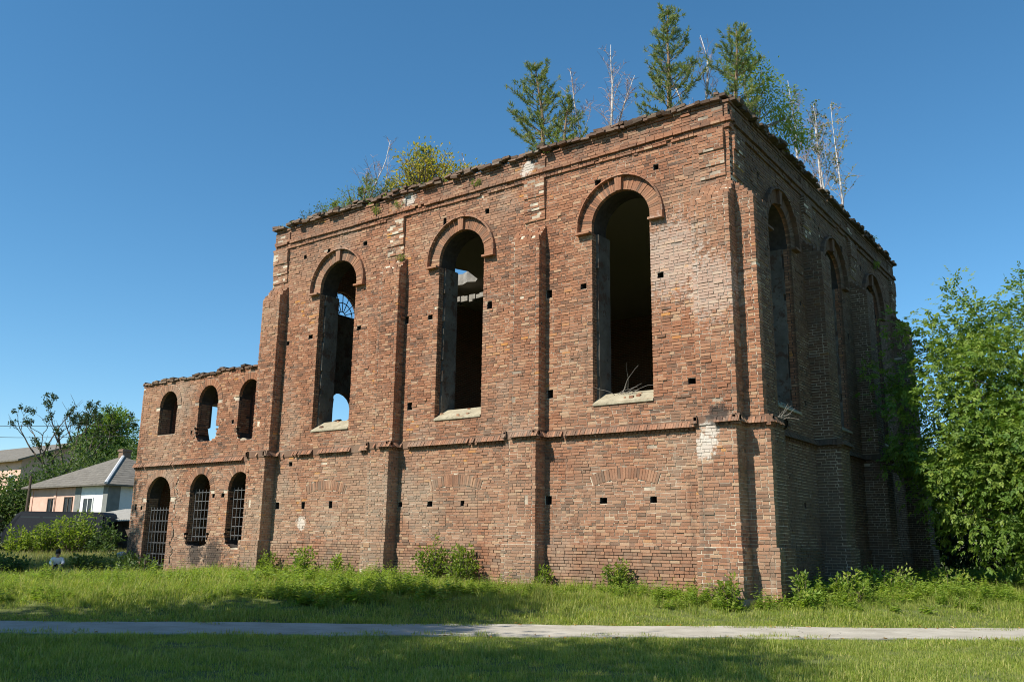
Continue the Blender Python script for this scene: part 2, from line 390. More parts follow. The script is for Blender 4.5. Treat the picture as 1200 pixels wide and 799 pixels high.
def lay(fr, u0, u1, z0, z1, cuts=(), d=0.0, ends=(None, None), seed=0, miss=0.0015, rag=None, depth=0.10, bucket=None):
    """brick courses on one plane of a wall; each brick is its own block with its own offset, size and tone"""
    k0 = int(math.ceil(z0/CH-1e-6)); k1 = int(math.floor(z1/CH+1e-6))
    for k in range(k0, k1):
        za = k*CH; zm = za+CH/2
        iv = [(u0, u1, ends[0], ends[1])]
        for c in cuts:
            e = c(zm)
            if e: iv = sub(iv, *e)
        for (a, b, ea, eb) in iv:
            if b-a < 0.03: continue
            if ea is not None and (k+ea) % 2: a += 0.125
            if eb is not None and (k+eb) % 2: b -= 0.125
            x = a; first = True
            mode = k % 2
            while x < b-0.02:
                L = 0.258 if (random.random() < (0.78 if mode else 0.42)) else 0.125
                if first and mode == 0 and L > 0.2: L = 0.19
                L *= random.uniform(0.94, 1.06); first = False
                if b-(x+L) < 0.07: L = b-x
                if L > 0.3: L = L/2
                e = x+L
                if random.random() >= miss:
                    j = random.uniform(0.010, 0.019); wv = 0.006*math.sin(x*1.3+seed+za*0.2)+random.gauss(0, 0.0015)
                    off = random.gauss(0.0, 0.0045); q = random.random()
                    if q < 0.07: off += random.uniform(0.005, 0.013)
                    elif q < 0.13: off -= 0.009
                    off = max(off, -0.010)
                    jt = random.uniform(0.011, 0.018)
                    r0 = min(1, max(0, random.betavariate(2.3, 2.4)+0.10*math.sin(x*0.7+seed)*math.sin(za*1.1+x*0.35)))
                    put(fr, x+(j/2 if x > a else 0), e-(j/2 if e < b-1e-6 else 0), za+jt/2+wv, za+CH-jt/2+wv, d-depth, d+off, r0, 0.0, bucket, random.gauss(0, 0.0025))
                x = e

def prism(fr, outer, holes, d0, d1, name, mat, parent, label=None, rim=None):
    """solid slab with holes: outer and holes are lists of (u, z)"""
    pts = [Vector(p) for p in outer]; n = len(outer); loops = [list(range(n))]
    edges = [(i, (i+1) % n) for i in range(n)]
    for h in holes:
        b = len(pts); pts += [Vector(p) for p in h]; k = len(h)
        loops.append(list(range(b, b+k))); edges += [(b+i, b+(i+1) % k) for i in range(k)]
    vo, eo, fo, ov, oe, of = delaunay_2d_cdt(pts, edges, [], 2, 1e-5)
    b = MB(); n = len(vo)
    b.v = [tuple(fr.p(v.x, d1, v.y)) for v in vo]+[tuple(fr.p(v.x, d0, v.y)) for v in vo]
    # keep only triangles inside outer and outside holes
    def inside(poly, x, y):
        c = False; j = len(poly)-1
        for i in range(len(poly)):
            xi, yi = poly[i]; xj, yj = poly[j]
            if (yi > y) != (yj > y) and x < (xj-xi)*(y-yi)/(yj-yi)+xi: c = not c
            j = i
        return c
    ec = {}; outer_e = set(); no = len(outer)
    if rim:
        for ei, src in zip(range(len(eo)), oe):
            if any(k < no for k in src): outer_e.add(tuple(sorted(eo[ei])))
    for f in fo:
        cx = sum(vo[i].x for i in f)/len(f); cy = sum(vo[i].y for i in f)/len(f)
        if not inside(outer, cx, cy) or any(inside(h, cx, cy) for h in holes): continue
        b.f.append(tuple(f)); b.f.append(tuple(i+n for i in reversed(f)))
        for i in range(len(f)):
            e = (f[i], f[(i+1) % len(f)]); ec[tuple(sorted(e))] = ec.get(tuple(sorted(e)), 0)+1
    nf = len(b.f); rims = []
    for (i, j), c in ec.items():
        if c == 1:
            if rim and (i, j) not in outer_e: rims.append(len(b.f))
            b.f.append((i, j, j+n, i+n))
    b.r = [0.5]*len(b.v)
    o = b.build(name, mat, parent)
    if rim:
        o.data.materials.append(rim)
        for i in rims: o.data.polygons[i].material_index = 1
    if label: o['label'] = label
    return o

def arch_poly(c, r, zc, zb, n=18):
    return [(c-r, zb), (c+r, zb)]+[(c+r*math.cos(PI*i/n), zc+r*math.sin(PI*i/n)) for i in range(n+1)]
def rect_poly(u0, u1, z0, z1): return [(u0, z0), (u1, z0), (u1, z1), (u0, z1)]

ZP, ZS0, ZS1, ZTOP = 19*CH, 54*CH, 57*CH, 160*CH
ZC = 9.67; RW = 0.855; ZSILL = 4.93
FWIN = [-13.66, -8.39, -3.05]
EWIN = [3.30, 8.0, 12.56]
FBUT = [(-17.08, -16.17), (-11.42, -10.57), (-6.32, -5.36), (-0.88, 0.08)]
EBUT = [(0.0, 0.92), (5.2, 6.05), (9.9, 10.72), (15.25, 16.15)]
HOLES = [(-15.4, 10.96), (-14.22, 10.96), (-12.49, 10.9), (-9.08, 10.88), (-7.46, 10.89), (-14.86, 8.11), (-12.57, 8.07), (-9.54, 8.04), (-7.30, 8.04),
         (-1.93, 8.04), (-4.17, 8.08), (-3.71, 10.88), (-1.98, 10.9), (-1.18, 5.26), (-10.23, 5.31), (-5.22, 5.28), (-14.68, 2.52), (-13.41, 2.5),
         (-9.31, 2.51), (-8.11, 2.54), (-3.63, 2.48), (-2.26, 2.48), (-15.42, 3.91), (-16.0, 8.0), (-10.5, 8.04), (-5.26, 8.0), (-15.95, 2.5), (-10.45, 2.5), (-5.25, 2.48)]
EHOLES = [(1.9, 10.9), (4.3, 10.88), (6.9, 10.9), (9.2, 10.9), (11.4, 10.9), (1.75, 8.05), (4.7, 8.05), (6.8, 8.0), (9.3, 8.02), (1.9, 5.3), (4.6, 5.25), (6.9, 5.3), (2.6, 2.5), (4.1, 2.48)]
def hole_rects(H, seed, w=0.085):
    rr = random.Random(seed); out = []
    for (u, z) in H:
        a = w*rr.uniform(0.75, 1.25); zz = round(z/CH)*CH; out.append((u-a, u+a, zz-CH, zz+CH*(1 if rr.random() < 0.8 else 2)))
    return out
FH = hole_rects(HOLES, 3); EH = hole_rects(EHOLES, 4)

# --- cores (mortar and hidden backing)
def ragged_top(u0, u1, z, amp, step, seed):
    rr = random.Random(seed); n = max(2, int((u1-u0)/step)); return [(u0+(u1-u0)*i/n, z+rr.uniform(-amp, amp)) for i in range(n+1)]
top = ragged_top(-17.05, 0, ZTOP, 0.02, 0.3, 1)[::-1]
prism(FR, [(-17.05, -0.2), (0, -0.2)]+top, [arch_poly(c, RW+0.012, ZC, ZSILL) for c in FWIN]+[rect_poly(a+.004, b-.004, z0+.004, z1-.004) for a, b, z0, z1 in FH], -0.75, -0.013, 'wall', M['mortar'], ruin, 'sunlit front wall with three tall arched windows', M['blackening'])
prism(EA, [(0.76, -0.2), (16.15, -0.2)]+ragged_top(0.76, 16.15, ZTOP, 0.03, 0.3, 2)[::-1], [arch_poly(c, RW+0.012, ZC, ZSILL) for c in EWIN]+[rect_poly(a+.004, b-.004, z0+.004, z1-.004) for a, b, z0, z1 in EH], -0.75, -0.013, 'wall', M['mortar'], ruin, 'shaded side wall with three tall arched windows', M['blackening'])
# the return of the corner, butted against the front wall
# back and west walls
def hole_row(c): return arch_poly(c, RW, ZC, ZSILL)
bw = MB(); bw.box(-16.3, -0.75, 15.4, 16.15, -0.2, ZTOP); bw.build('wall', M['plainbrick'], ruin)['label'] = 'plain back wall closing the hall'
WF = Frame((-17.05, 0, 0), (0, 1, 0), (-1, 0, 0))
wcut = [(1.87, ZSILL), (3.57, ZSILL)]+[(2.72+RW*math.cos(PI*i/18), ZC+RW*math.sin(PI*i/18)) for i in range(19)]
prism(WF, [(0.76, -0.2), (16.15, -0.2)]+ragged_top(0.76, 16.15, ZTOP, 0.05, 0.3, 5)[::-1], [wcut, arch_poly(8.0, RW, ZC, ZSILL+4.2)], -0.75, -0.45, 'wall', M['plainbrick'], ruin, 'west wall with an arched window still holding its iron fanlight')

# --- brick skins
rect_cuts = lambda HS: [rect_cut(a, b, z0, z1) for a, b, z0, z1 in HS]
RR = RW+0.40
fc = [arch_cut(c, RW, ZC, ZSILL, RR) for c in FWIN]+rect_cuts(FH)
ec = [arch_cut(c, RW, ZC, ZSILL, RR) for c in EWIN]+rect_cuts(EH)
BLIND = [-13.70, -8.39, -3.03]
def blind_cut(c, sgn):
    R0, zc = 2.53, 0.51; R1 = R0+0.28
    def f(z):
        if z < zc+R0*math.cos(0.36) or z > zc+R1: return None
        h = min(1.0, math.sqrt(max(0, R1*R1-(z-zc)**2)), (z-zc)*math.tan(0.365))
        k = math.sqrt(max(0, R0*R0-(z-zc)**2))
        if k >= h: return None
        return (c+k-0.004, c+h) if sgn > 0 else (c-h, c-k+0.004)
    return f
def seam(c): return lambda z: (c-0.006, c+0.006) if 0.6 < z < 2.95 else None
bl = [blind_cut(c, q) for c in BLIND for q in (-1, 1)]+[seam(c+s*0.82) for c in BLIND for s in (-1, 1)]
bf_lo = [rect_cut(a+0.01, b-0.01, -1, 9.7) for a, b in FBUT]
bf_lo[0] = rect_cut(-18, FBUT[0][1]-0.01, -1, 9.7); bf_lo[-1] = rect_cut(FBUT[-1][0]+0.01, 1, -1, 9.7)
lay(FR, -17.05, 0, 0.0, ZP, bf_lo+rect_cuts(FH), 0.07, seed=1, miss=0.002)
lay(FR, -17.05, 0, ZP, ZS0, fc+bl+bf_lo, 0.0, seed=2)
lay(FR, -17.05, 0, ZS1, ZTOP, fc+bf_lo, 0.0, (0, 0), seed=3)
# infill between the arcs under the blind arches is part of the courses above; the arcs themselves:
def ring(fr, c, r0, r1, zc, a0, a1, d0, d1, w=0.07, seed=0, bucket=None, both=0.0):
    n = max(3, int((a1-a0)*(r0+r1)/2/w)); rr = random.Random(seed)
    for i in range(n):
        t0 = a0+(a1-a0)*(i+0.06)/n; t1 = a0+(a1-a0)*(i+0.94)/n; q = []; o = d1+rr.gauss(0, 0.004)
        for (d, r) in ((o, r0), (o, r1)):
            pass
        P = lambda t, r, d: fr.p(c+r*math.cos(t), d, zc+r*math.sin(t))
        q = [P(t1, r0, o), P(t0, r0, o), P(t0, r0, d0), P(t1, r0, d0), P(t1, r1, o), P(t0, r1, o), P(t0, r1, d0), P(t1, r1, d0)]
        (BR if bucket is None else bucket).append((np.array(q), min(1, max(0, rr.betavariate(1.7, 2.7)))))
for k, c in enumerate(BLIND):
    ring(FR, c, 2.53, 2.80, 0.51, PI/2-0.355, PI/2+0.355, -0.1, 0.006, 0.075, 40+k)

# buttresses: core, three brick faces per zone, sloping top
def buttress(fr, u0, u1, P1, P2, zt, apex, z0=0.0, label=None, side=(True, True), holes=(), left_end=None, right_end=None, par=0):
    zones = [(z0-0.2, ZP, P2+0.08), (ZP, ZS0, P2), (ZS0, ZS1, P2), (ZS1, zt, P1)]
    b = MB()
    base = -0.02
    for i, (a, z, P) in enumerate(zones):
        g = 0.013; w = 0.0 if i else -0.05
        x0, x1 = u0+w+g, u1-w-g
        p = [fr.p(u, d, zz) for zz in (a, z) for (u, d) in ((x0, P-g), (x1, P-g), (x1, base), (x0, base))]
        b.hexa(p)
    g = 0.01
    p = [fr.p(u0+g, P1-g, zt), fr.p(u1-g, P1-g, zt), fr.p(u1-g, base, zt), fr.p(u0+g, base, zt), fr.p(u0+g, 0.0, apex), fr.p(u1-g, 0.0, apex), fr.p(u1-g, base, apex), fr.p(u0+g, base, apex)]
    b.hexa(p)
    o = b.build('buttress', M['mortar'], ruin)
    if label: o['label'] = label
    sl = lambda u: Frame(fr.p(u, 0, 0), fr.n, fr.u)
    for i, (a, z, P) in enumerate(zones):
        if i == 2: continue
        w = 0.0 if i else 0.05
        a = max(a, 0.0)
        cuts = rect_cuts(holes)
        lay(fr, u0-w, u1+w, a, z, cuts, P, (par, par), seed=i*7+u0, miss=0.002)
        # side faces: +u and -u
        for sgn, u in ((1, u1+w), (-1, u0-w)):
            f2 = Frame(fr.p(u, 0, 0), fr.n, fr.u*sgn)
            lay(f2, 0.0, P, a, z, (), 0.0, (None, par+1), seed=i*5+u, miss=0.002)
    # triangular cheeks under the slope and rough bricks on it
    for sgn, u in ((1, u1), (-1, u0)):
        f2 = Frame(fr.p(u, 0, 0), fr.n, fr.u*sgn)
        lay(f2, 0.0, P1, zt, apex, [lambda z: (P1*(apex-z)/(apex-zt), 9)], 0.0, (None, None), seed=3)
    rr = random.Random(int(u0*100)); bk = CAPB
    n = int((u1-u0)/0.13); m = 5
    for i in range(n):
        for j in range(m):
            t = (j+0.5)/m; dd = P1*(1-t); zz = zt+(apex-zt)*t
            if rr.random() < 0.08: continue
            a = u0+(u1-u0)*(i+0.05)/n; e = u0+(u1-u0)*(i+0.95)/n
            h = rr.uniform(0.0, 0.05)
            put(fr, a, e, zz-0.13, zz+0.01+h*.7, dd-0.09, dd+0.035+rr.uniform(-.02, .015), rr.betavariate(2, 3), 0.0, None, rr.gauss(0, 0.006))
    return o
CAPB = []
kin = ['leftmost buttress at the corner of the front wall', 'buttress between the left and middle front windows', 'buttress between the middle and right front windows', 'front buttress at the near corner']
BUTT = []
for k, (u0, u1) in enumerate(FBUT):
    hs = []
    if k == 2: hs = hole_rects([(-6.17, 5.21), (-5.64, 2.5)], 9, 0.07)
    if k == 0: hs = hole_rects([(-16.81, 5.3), (-16.80, 2.56)], 9, 0.07)
    BUTT.append(buttress(FR, u0, u1, (0.42 if k == 3 else 0.34), (0.52 if k == 3 else 0.45), 126*CH if k != 3 else 125*CH, 10.04, label=kin[k], holes=hs))
kin = ['side buttress at the near corner, its face catching the sun', 'first side buttress past the corner', 'second side buttress past the corner', 'side buttress at the far corner']
for k, (u0, u1) in enumerate(EBUT):
    BUTT.append(buttress(EA, u0, u1, 0.53 if k == 0 else 0.5, 0.66, 126*CH, 10.04, label=kin[k], par=1 if k == 0 else 0))

eb = [rect_cut(a+0.01, b-0.01, -1, 9.7) for a, b in EBUT]; eb[0] = rect_cut(-1, EBUT[0][1]-0.01, -1, 9.7)
lay(EA, 0.0, 16.15, 0.0, ZP, eb+rect_cuts(EH), 0.07, seed=11, miss=0.003)
lay(EA, 0.0, 16.15, ZP, ZS0, eb+ec, 0.0, seed=12, miss=0.002)
lay(EA, 0.0, 16.15, ZS1, ZTOP, eb+ec, 0.0, (1, None), seed=13, miss=0.002)
# corner return core behind the first metre of the east side
b = MB(); b.box(-0.5, -0.018, 0.03, 0.765, -0.2, ZTOP-0.05); b.build('corner_core', M['mortar'], ruin)

# window dressings
def window(fr, c, seed, east=False):
    ring(fr, c, RW+0.006, RW+0.37, ZC, 0.0, PI, -0.12, 0.004, 0.068, seed)
    # the two straight voussoir stubs down to the label stops
    for s in (-1, 1):
        for z in (9.555, 9.615):
            a, b_ = sorted((c+s*(RW+0.004), c+s*(RW+0.37))); put(fr, a, b_, z, z+0.055, -0.1, 0.003)
    hood = MB(); n = 22; r0, r1 = RW+0.372, RW+0.418
    for i in range(n):
        for j, (ta, tb) in enumerate(((i+0.03, i+0.97),)):
            t0 = PI*ta/n; t1 = PI*tb/n
            if abs(PI/2-(t0+t1)/2) < 0.07: continue
            P = lambda t, r, d: fr.p(c+r*math.cos(t), d, ZC+r*math.sin(t))
            d1 = 0.135+random.gauss(0, 0.006)
            hood.hexa([P(t1, r0, d1), P(t0, r0, d1), P(t0, r0, -.02), P(t1, r0, -.02), P(t1, r1, d1*0.8), P(t0, r1, d1*0.8), P(t0, r1, -.02), P(t1, r1, -.02)], random.betavariate(2, 3.4))
    for s in (-1, 1):
        a, b_ = sorted((c+s*r0, c+s*r1)); hood.hexa([fr.p(u, d, z) for z in (9.55, ZC-0.005) for (u, d) in ((a, .135), (b_, .135), (b_, -.02), (a, -.02))], 0.5)
        a, b_ = sorted((c+s*(RW+0.01), c+s*(r1+0.01))); hood.hexa([fr.p(u, d, z) for z in (9.49, 9.546) for (u, d) in ((a, .15), (b_, .15), (b_, -.02), (a, -.02))], 0.6)
    hood.build('hood_mould', M['brick'], ruin)
    ks = MB()
    for i in range(3):
        w0 = 0.105-0.0; a0 = -0.115+i*0.077; a1 = a0+0.073
        P = lambda u, d, z: fr.p(c+u, d, z)
        ks.hexa([P(a0*.7, .085, ZC+RW-.02), P(a1*.7, .085, ZC+RW-.02), P(a1*.7, -.02, ZC+RW-.02), P(a0*.7, -.02, ZC+RW-.02), P(a0, .10, ZC+RW+.47), P(a1, .10, ZC+RW+.47), P(a1, -.02, ZC+RW+.47), P(a0, -.02, ZC+RW+.47)], 0.62-0.1*i)
    ks.build('keystone', M['brick'], ruin)
    # reveals: brick for the outer 20 cm, plastered splay behind
    for s in (-1, 1):
        f2 = Frame(fr.p(c+s*RW, 0, 0), -fr.n, -fr.u*s)
        lay(f2, 0.0, 0.22, ZSILL, 9.55, (), 0.0, (0, None), seed=seed, depth=0.06, miss=0.003)
        pl = MB(); rr = random.Random(seed*3+s)
        zz = 5.0; prev = None
        while zz < 9.5:
            h = rr.uniform(0.10, 0.42); e = 0.20+rr.choice((0, .01, .02, .03, .06))*rr.uniform(.6, 1.2); t = 0.07+rr.uniform(0, .012)
            z2 = min(zz+h, 9.52)
            pl.hexa([fr.p(c+s*(RW-w), -d, z) for z in (zz, z2) for (w, d) in ((t, e), (t+0.02, 0.775), (-0.02, 0.775), (-0.02, e))])
            zz = z2
        pl.build('reveal_plaster', M['plaster'], ruin)
    sm = MB()   # sill: a steep weathered slope of stone
    g = 0.02; P = lambda u, d, z: fr.p(c+u, d, z)
    sm.hexa([P(-RW+.004, 0.035, ZSILL-.05), P(RW-.004, .035, ZSILL-.05), P(RW-.004, -.55, ZSILL-.05), P(-RW+.004, -.55, ZSILL-.05), P(-RW+.004, 0.03, ZSILL+.0), P(RW-.004, 0.03, ZSILL+.0), P(RW-.004, -.42, ZSILL+.30), P(-RW+.004, -.42, ZSILL+.30)])
    sm.build('window_sill', M['stone'], ruin)
    rb = MB(); rr = random.Random(seed+500)
    for i in range(4):
        u = rr.uniform(-RW*.9, RW*.9); dd = rr.uniform(-.44, -.05); z = ZSILL+.30*min(1, (0.03-dd)/.45)+.005; a = rr.uniform(.02, .06); h = rr.uniform(.01, .045); k = rr.gauss(0, .3)
        q = [P(u+a*(x*math.cos(k)-y*math.sin(k)), dd+a*.6*(x*math.sin(k)+y*math.cos(k)), z+zz) for zz in (-.03, h) for x, y in ((-1, 1), (1, 1), (1, -1), (-1, -1))]
        rb.hexa(q, rr.random())
    tag(rb.build('sill_rubble', M['brick'], ruin), kind='stuff')
for k, c in enumerate(FWIN): window(FR, c, 60+k)
for k, c in enumerate(EWIN): window(EA, c, 70+k, True)

# string course: dentil headers under a row of sloping soldiers
def string(fr, u0, u1, d, seed, gaps=(), endl=False, endr=False):
    rr = random.Random(seed); x = u0
    while x < u1-0.03:
        if not any(a < x < b for a, b in gaps) and rr.random() > 0.06:
            put(fr, x+.006, min(u1, x+0.075), ZS0-0.02, ZS0+0.03, d-0.05, d+0.045+rr.gauss(0, .005), 0.25)
        x += 0.125
    x = u0
    while x < u1-0.02:
        broken = any(a < x < b for a, b in gaps)
        if (not broken and rr.random() > 0.03) or (broken and rr.random() < 0.2):
            o = rr.gauss(0, .006)+(-.03 if broken else 0)
            put(fr, x+.004, min(u1, x+0.066), ZS0+0.040, ZS1-0.045+rr.uniform(-.02, .006), d-0.06, d+0.13+o, rr.betavariate(1.8, 4.2)*.9, -0.085)
        x += 0.07
    # thin continuous bed behind
    put(fr, u0, u1, ZS0+0.005, ZS1-0.01, d-0.05, d+0.02, 0.1)
edges = [(-16.17, -11.42), (-10.57, -6.32), (-5.36, -0.88)]
string(FR, *edges[0], 0.0, 1, gaps=[(-16.0, -15.2), (-12.6, -12.2), (-14.4, -14.1)]); string(FR, *edges[1], 0.0, 2, gaps=[(-10.5, -10.2)]); string(FR, *edges[2], 0.0, 3, gaps=[(-1.05, -0.8)])
for k, (u0, u1) in enumerate(FBUT):
    d = 0.52 if k == 3 else 0.45
    g = [[(-17.1, -16.1)], [(-11.4, -11.0)], [(-6.3, -6.2)], [(-0.9, -0.42)]][k]
    string(FR, u0-0.02, u1+0.10, d, 10+k, gaps=g)
    for s, u in ((1, u1), (-1, u0)):
        string(Frame(FR.p(u, 0, 0), FR.n, FR.u*s), 0.0, d+0.08, 0.0, 20+k)
edges = [(0.92, 5.2), (6.05, 9.9), (10.72, 15.25)]
for k, e in enumerate(edges): string(EA, *e, 0.0, 30+k, gaps=[(e[0]+1, e[0]+1.4)])
for k, (u0, u1) in enumerate(EBUT):
    string(EA, u0-0.1, u1+0.08, 0.66, 40+k, gaps=[(u0+0.3, u1)] if k == 0 else ())
    for s, u in ((1, u1), (-1, u0)):
        string(Frame(EA.p(u, 0, 0), EA.n, EA.u*s), 0.0, 0.66+0.08, 0.0, 50+k)

# cornice strings and corbelled panels
def cornice(fr, u0, u1, seed, endl=None, endr=None):
    k = round(11.43/CH)
    for i, p in ((0, 0.05), (1, 0.045), (2, 0.105), (3, 0.085)):
        lay(fr, u0-(p if endl is not None else 0), u1+(p if endr is not None else 0), (k+i)*CH, (k+i+1)*CH, (), p if p else -0.004, (endl, endr), seed=seed+i, miss=0.03 if p else 0.0, depth=0.14)
    kt = int(ZTOP/CH)
    for i, p in ((-2, 0.012), (-1, 0.04)):
        lay(fr, u0-(p if endl is not None else 0), u1+(p if endr is not None else 0), (kt+i)*CH, (kt+i+1)*CH, (), p, (endl, endr), seed=seed+9+i, miss=0.02, depth=0.16)
cornice(FR, -17.05, 0, 100, 0, 0); cornice(EA, 0, 16.15, 120, 1, None)
def panels(fr, u0, u1):
    for (a, z, P) in ((10.19, 10.55, 0.035), (10.55, 10.90, 0.07), (10.90, 11.41, 0.105), (11.70, 12.02, 0.05)):
        k0 = round(a/CH); k1 = round(z/CH)
        lay(fr, u0, u1, k0*CH, k1*CH, (), P, (None, None), seed=int(a*10), depth=0.16, miss=0)
        bk = MB(); bk.hexa([fr.p(u, d, zz) for zz in (k0*CH+.004, k1*CH-.004) for (u, d) in ((u0+.006, P-.007), (u1-.006, P-.007), (u1-.006, -.02), (u0+.006, -.02))])
        bk.build('corbelled_panel', M['mortar'], ruin)
for a in ((-17.0, -16.25), (-11.42, -10.72), (-6.08, -5.39), (-0.77, -0.11)): panels(FR, *a)
for a in ((0.11, 0.78), (5.25, 5.95), (9.95, 10.65), (15.3, 16.0)): panels(EA, *a)

# --- the wing
WZT = 7.36
UW = [(-23.2, 0.58, 6.46, 5.36), (-20.66, 0.58, 6.46, 5.22), (-18.25, 0.58, 6.46, 5.12)]
LW = [(-23.27, 0.78, 2.98, 0.3), (-20.68, 0.60, 3.17, 1.36), (-18.42, 0.60, 3.17, 1.46)]
WH = hole_rects([(-25.0+0.25, 2.62), (-24.35, 2.62), (-21.55, 5.35), (-19.3, 2.95), (-19.85, 3.0), (-19.1, 5.6)], 8, 0.07)
def wtop(u): return WZT+0.02*math.sin(u*2.1)+(0.15 if u > -20.2 else 0.07)+0.012*math.sin(u*7.7)
ends_u = [-25.06+0.28*i for i in range(int((25.06-16.9)/0.28)+1)]+[-16.9]
crack = [(-22.14+0.05*math.sin(i*2.3)+0.012*(i % 3), 0.6+i*CH) for i in range(42)]
def bitten(c, r, zc, zb, hw, dz, seed):
    rr = random.Random(seed); n = 9; pts = []
    for i in range(n+1):
        t = i/n; u = c-hw+2*hw*t
        z = zb-dz*math.sin(PI*t)**0.7*rr.uniform(0.6, 1.0) if 0 < i < n else zb+0.3
        pts.append((max(c-hw, min(c+hw, u)), z))
    return pts+[(c+r, zb+0.34)]+[(c+r*math.cos(PI*i/18), zc+r*math.sin(PI*i/18)) for i in range(19)]+[(c-r, zb+0.34)]
def crack_poly():
    L = [(crack_mid(z)-0.030, z) for z in np.arange(0.55, 3.75, CH)]; Rr = [(crack_mid(z)+0.024, z) for z in np.arange(0.55, 3.75, CH)]
    return L+Rr[::-1]
def crack_mid(z):
    i = (z-0.6)/CH; return -22.13+0.07*math.sin(math.floor(i/3.5)*2.3)+0.06*((math.floor(i/4) % 2)-0.5)
WOP = [arch_poly(c, r+.012, zc, zb) for c, r, zc, zb in UW+LW]
BITES = [(1, 0.76, .36, 1), (2, 0.66, .28, 2), (4, 0.78, .26, 3), (5, 0.70, .42, 4)]
for k, hw, dz, sd in BITES:
    c, r, zc, zb = (UW+LW)[k]; WOP[k] = bitten(c, r+.012, zc, zb, hw, dz, sd)
prism(WI, [(-25.06, -0.2), (-16.9, -0.2)]+[(u, wtop(u)-0.12) for u in ends_u][::-1], WOP+[crack_poly()]+[rect_poly(a+.004, b-.004, z0+.004, z1-.004) for a, b, z0, z1 in WH], -0.6, -0.013, 'wall', M['mortar'], ruin, 'lower wing wall with two rows of small arched windows', M['blackening'])
def crack_cut(z):
    if z < 0.5 or z > 3.75: return None
    u = crack_mid(z); return (u-0.045+0.02*math.sin(z*40), u+0.04+0.02*math.sin(z*53))
def bite(k, hw, dz, seed):
    """the eaten-away sill of a wing window"""
    c, r, zc, zb = (UW+LW)[k]; poly = bitten(c, r+.012, zc, zb, hw, dz, seed)
    def f(z):
        if z > zb+0.34 or z < zb-dz-.05: return None
        xs = []
        for (a, za), (b_, zb_) in zip(poly, poly[1:]+poly[:1]):
            if (za > z) != (zb_ > z): xs.append(a+(z-za)*(b_-a)/(zb_-za))
        if len(xs) < 2: return None
        return (min(xs)+0.03*math.sin(z*47+seed), max(xs)+0.03*math.sin(z*61+seed))
    return f
wc = [arch_cut(c, r, zc, zb, r+0.27) for c, r, zc, zb in UW+LW]+rect_cuts(WH)+[bite(*a) for a in BITES]
rag = [(lambda z, a=a, b=b: (a, b) if z > wtop((a+b)/2) else None) for a, b in zip(ends_u[:-1], ends_u[1:])]
lay(WI, -25.06, -16.9, 0.0, ZS0, wc+[crack_cut], 0.0, (0, None), seed=21, miss=0.002)
lay(WI, -25.06, -16.9, ZS1, WZT+0.35, wc+rag, 0.0, (0, None), seed=22, miss=0.002)
WE2 = Frame((-25.06, 0.3, 0), (0, 1, 0), (-1, 0, 0))
lay(WE2, 0.0, 0.62, 0.0, WZT-0.05, (), 0.0, (1, None), seed=24)
for k, (c, r, zc, zb) in enumerate(UW+LW):
    ring(WI, c, r+0.005, r+0.25, zc, 0.0, PI, -0.12, 0.012, 0.072, 80+k)
    for s in (-1, 1):
        f2 = Frame(WI.p(c+s*r, 0, 0), -WI.n, -WI.u*s)
        lay(f2, 0.0, 0.5, zb, zc, (), 0.0, (0, None), seed=90+k, depth=0.06, miss=0.02)
string(WI, -25.12, -16.9, 0.0, 61, gaps=[(-18.3, -17.9)])
k = int((WZT-0.02)/CH)
# the wing's other walls
b = MB(); b.box(-25.06, -24.5, 0.92, 7.9, -0.2, 5.35); b.box(-25.06, -24.5, 0.92, 3.02, 5.352, 7.45); b.box(-25.06, -24.5, 4.5, 7.9, 5.352, 7.3); b.box(-25.06, -24.5, 3.022, 4.498, 7.02, 7.4)
b.box(-25.06, -17.06, 7.902, 8.5, -0.2, 3.2); b.box(-25.06, -21.9, 7.902, 8.5, 3.202, 5.6); b.box(-19.3, -17.06, 7.902, 8.5, 3.202, 7.0)
tag(b.build('wall', M['plainbrick'], ruin), 'inner and back walls of the wing', kind='stuff')
b = MB(); b.box(-24.498, -17.06, 0.92, 7.898, 3.9, 4.15); b.build('floor_slab', M['blackening'], ruin)
b = MB(); b.box(-24.498, -21.7, 0.92, 2.9, 6.95, 7.1); b.build('ceiling_slab', M['blackening'], ruin)
b = MB(); b.box(-19.25, -19.1, 0.92, 3.0, 4.152, 7.1); b.build('partition', M['plainbrick'], ruin)
# iron grilles of the lower windows
def grille(c, r, z0, z1, nv, nh):
    g = empty('grille', (0, 0, 0)); g.parent = ruin
    for i in range(nv):
        u = c-r+0.06+(2*r-0.12)*i/(nv-1); b = MB(); p = WI.p(u, -0.2, 0)
        b.tube([(p[0], p[1], z0), (p[0], p[1], z1+random.uniform(-.02, .03))], [.011, .011], 5); b.build('bar', M['iron'], g)
    for i in range(nh):
        z = z0+0.15+(z1-z0-0.25)*i/(nh-1); b = MB(); p = WI.p(c-r, -0.215, z); q = WI.p(c+r, -0.215, z)
        b.tube([p, q], [.012, .012], 5); b.build('bar', M['iron'], g)
grille(-23.27, 0.76, 0.35, 2.62, 8, 6); grille(-20.68, 0.58, 1.40, 3.22, 6, 6); grille(-18.42, 0.58, 1.45, 3.25, 6, 6)

# --- fanlight in the west window, blocked below
fb = MB(); XW = -16.38
P = lambda r, t: (XW, 2.72+r*math.cos(t), ZC-0.05+r*math.sin(t))
for i in range(9):
    t = PI*i/8; fb.tube([P(0.16, t), P(RW, t)], [.016, .016], 4)
for r in (0.16, 0.5, RW-0.01):
    fb.tube([P(r, PI*i/20) for i in range(21)], [.018]*21, 4)
fb.tube([(XW, 1.86, ZC-.06), (XW, 3.58, ZC-.06)], [.035, .035], 4)
fb.build('fanlight', M['darkiron'], ruin)
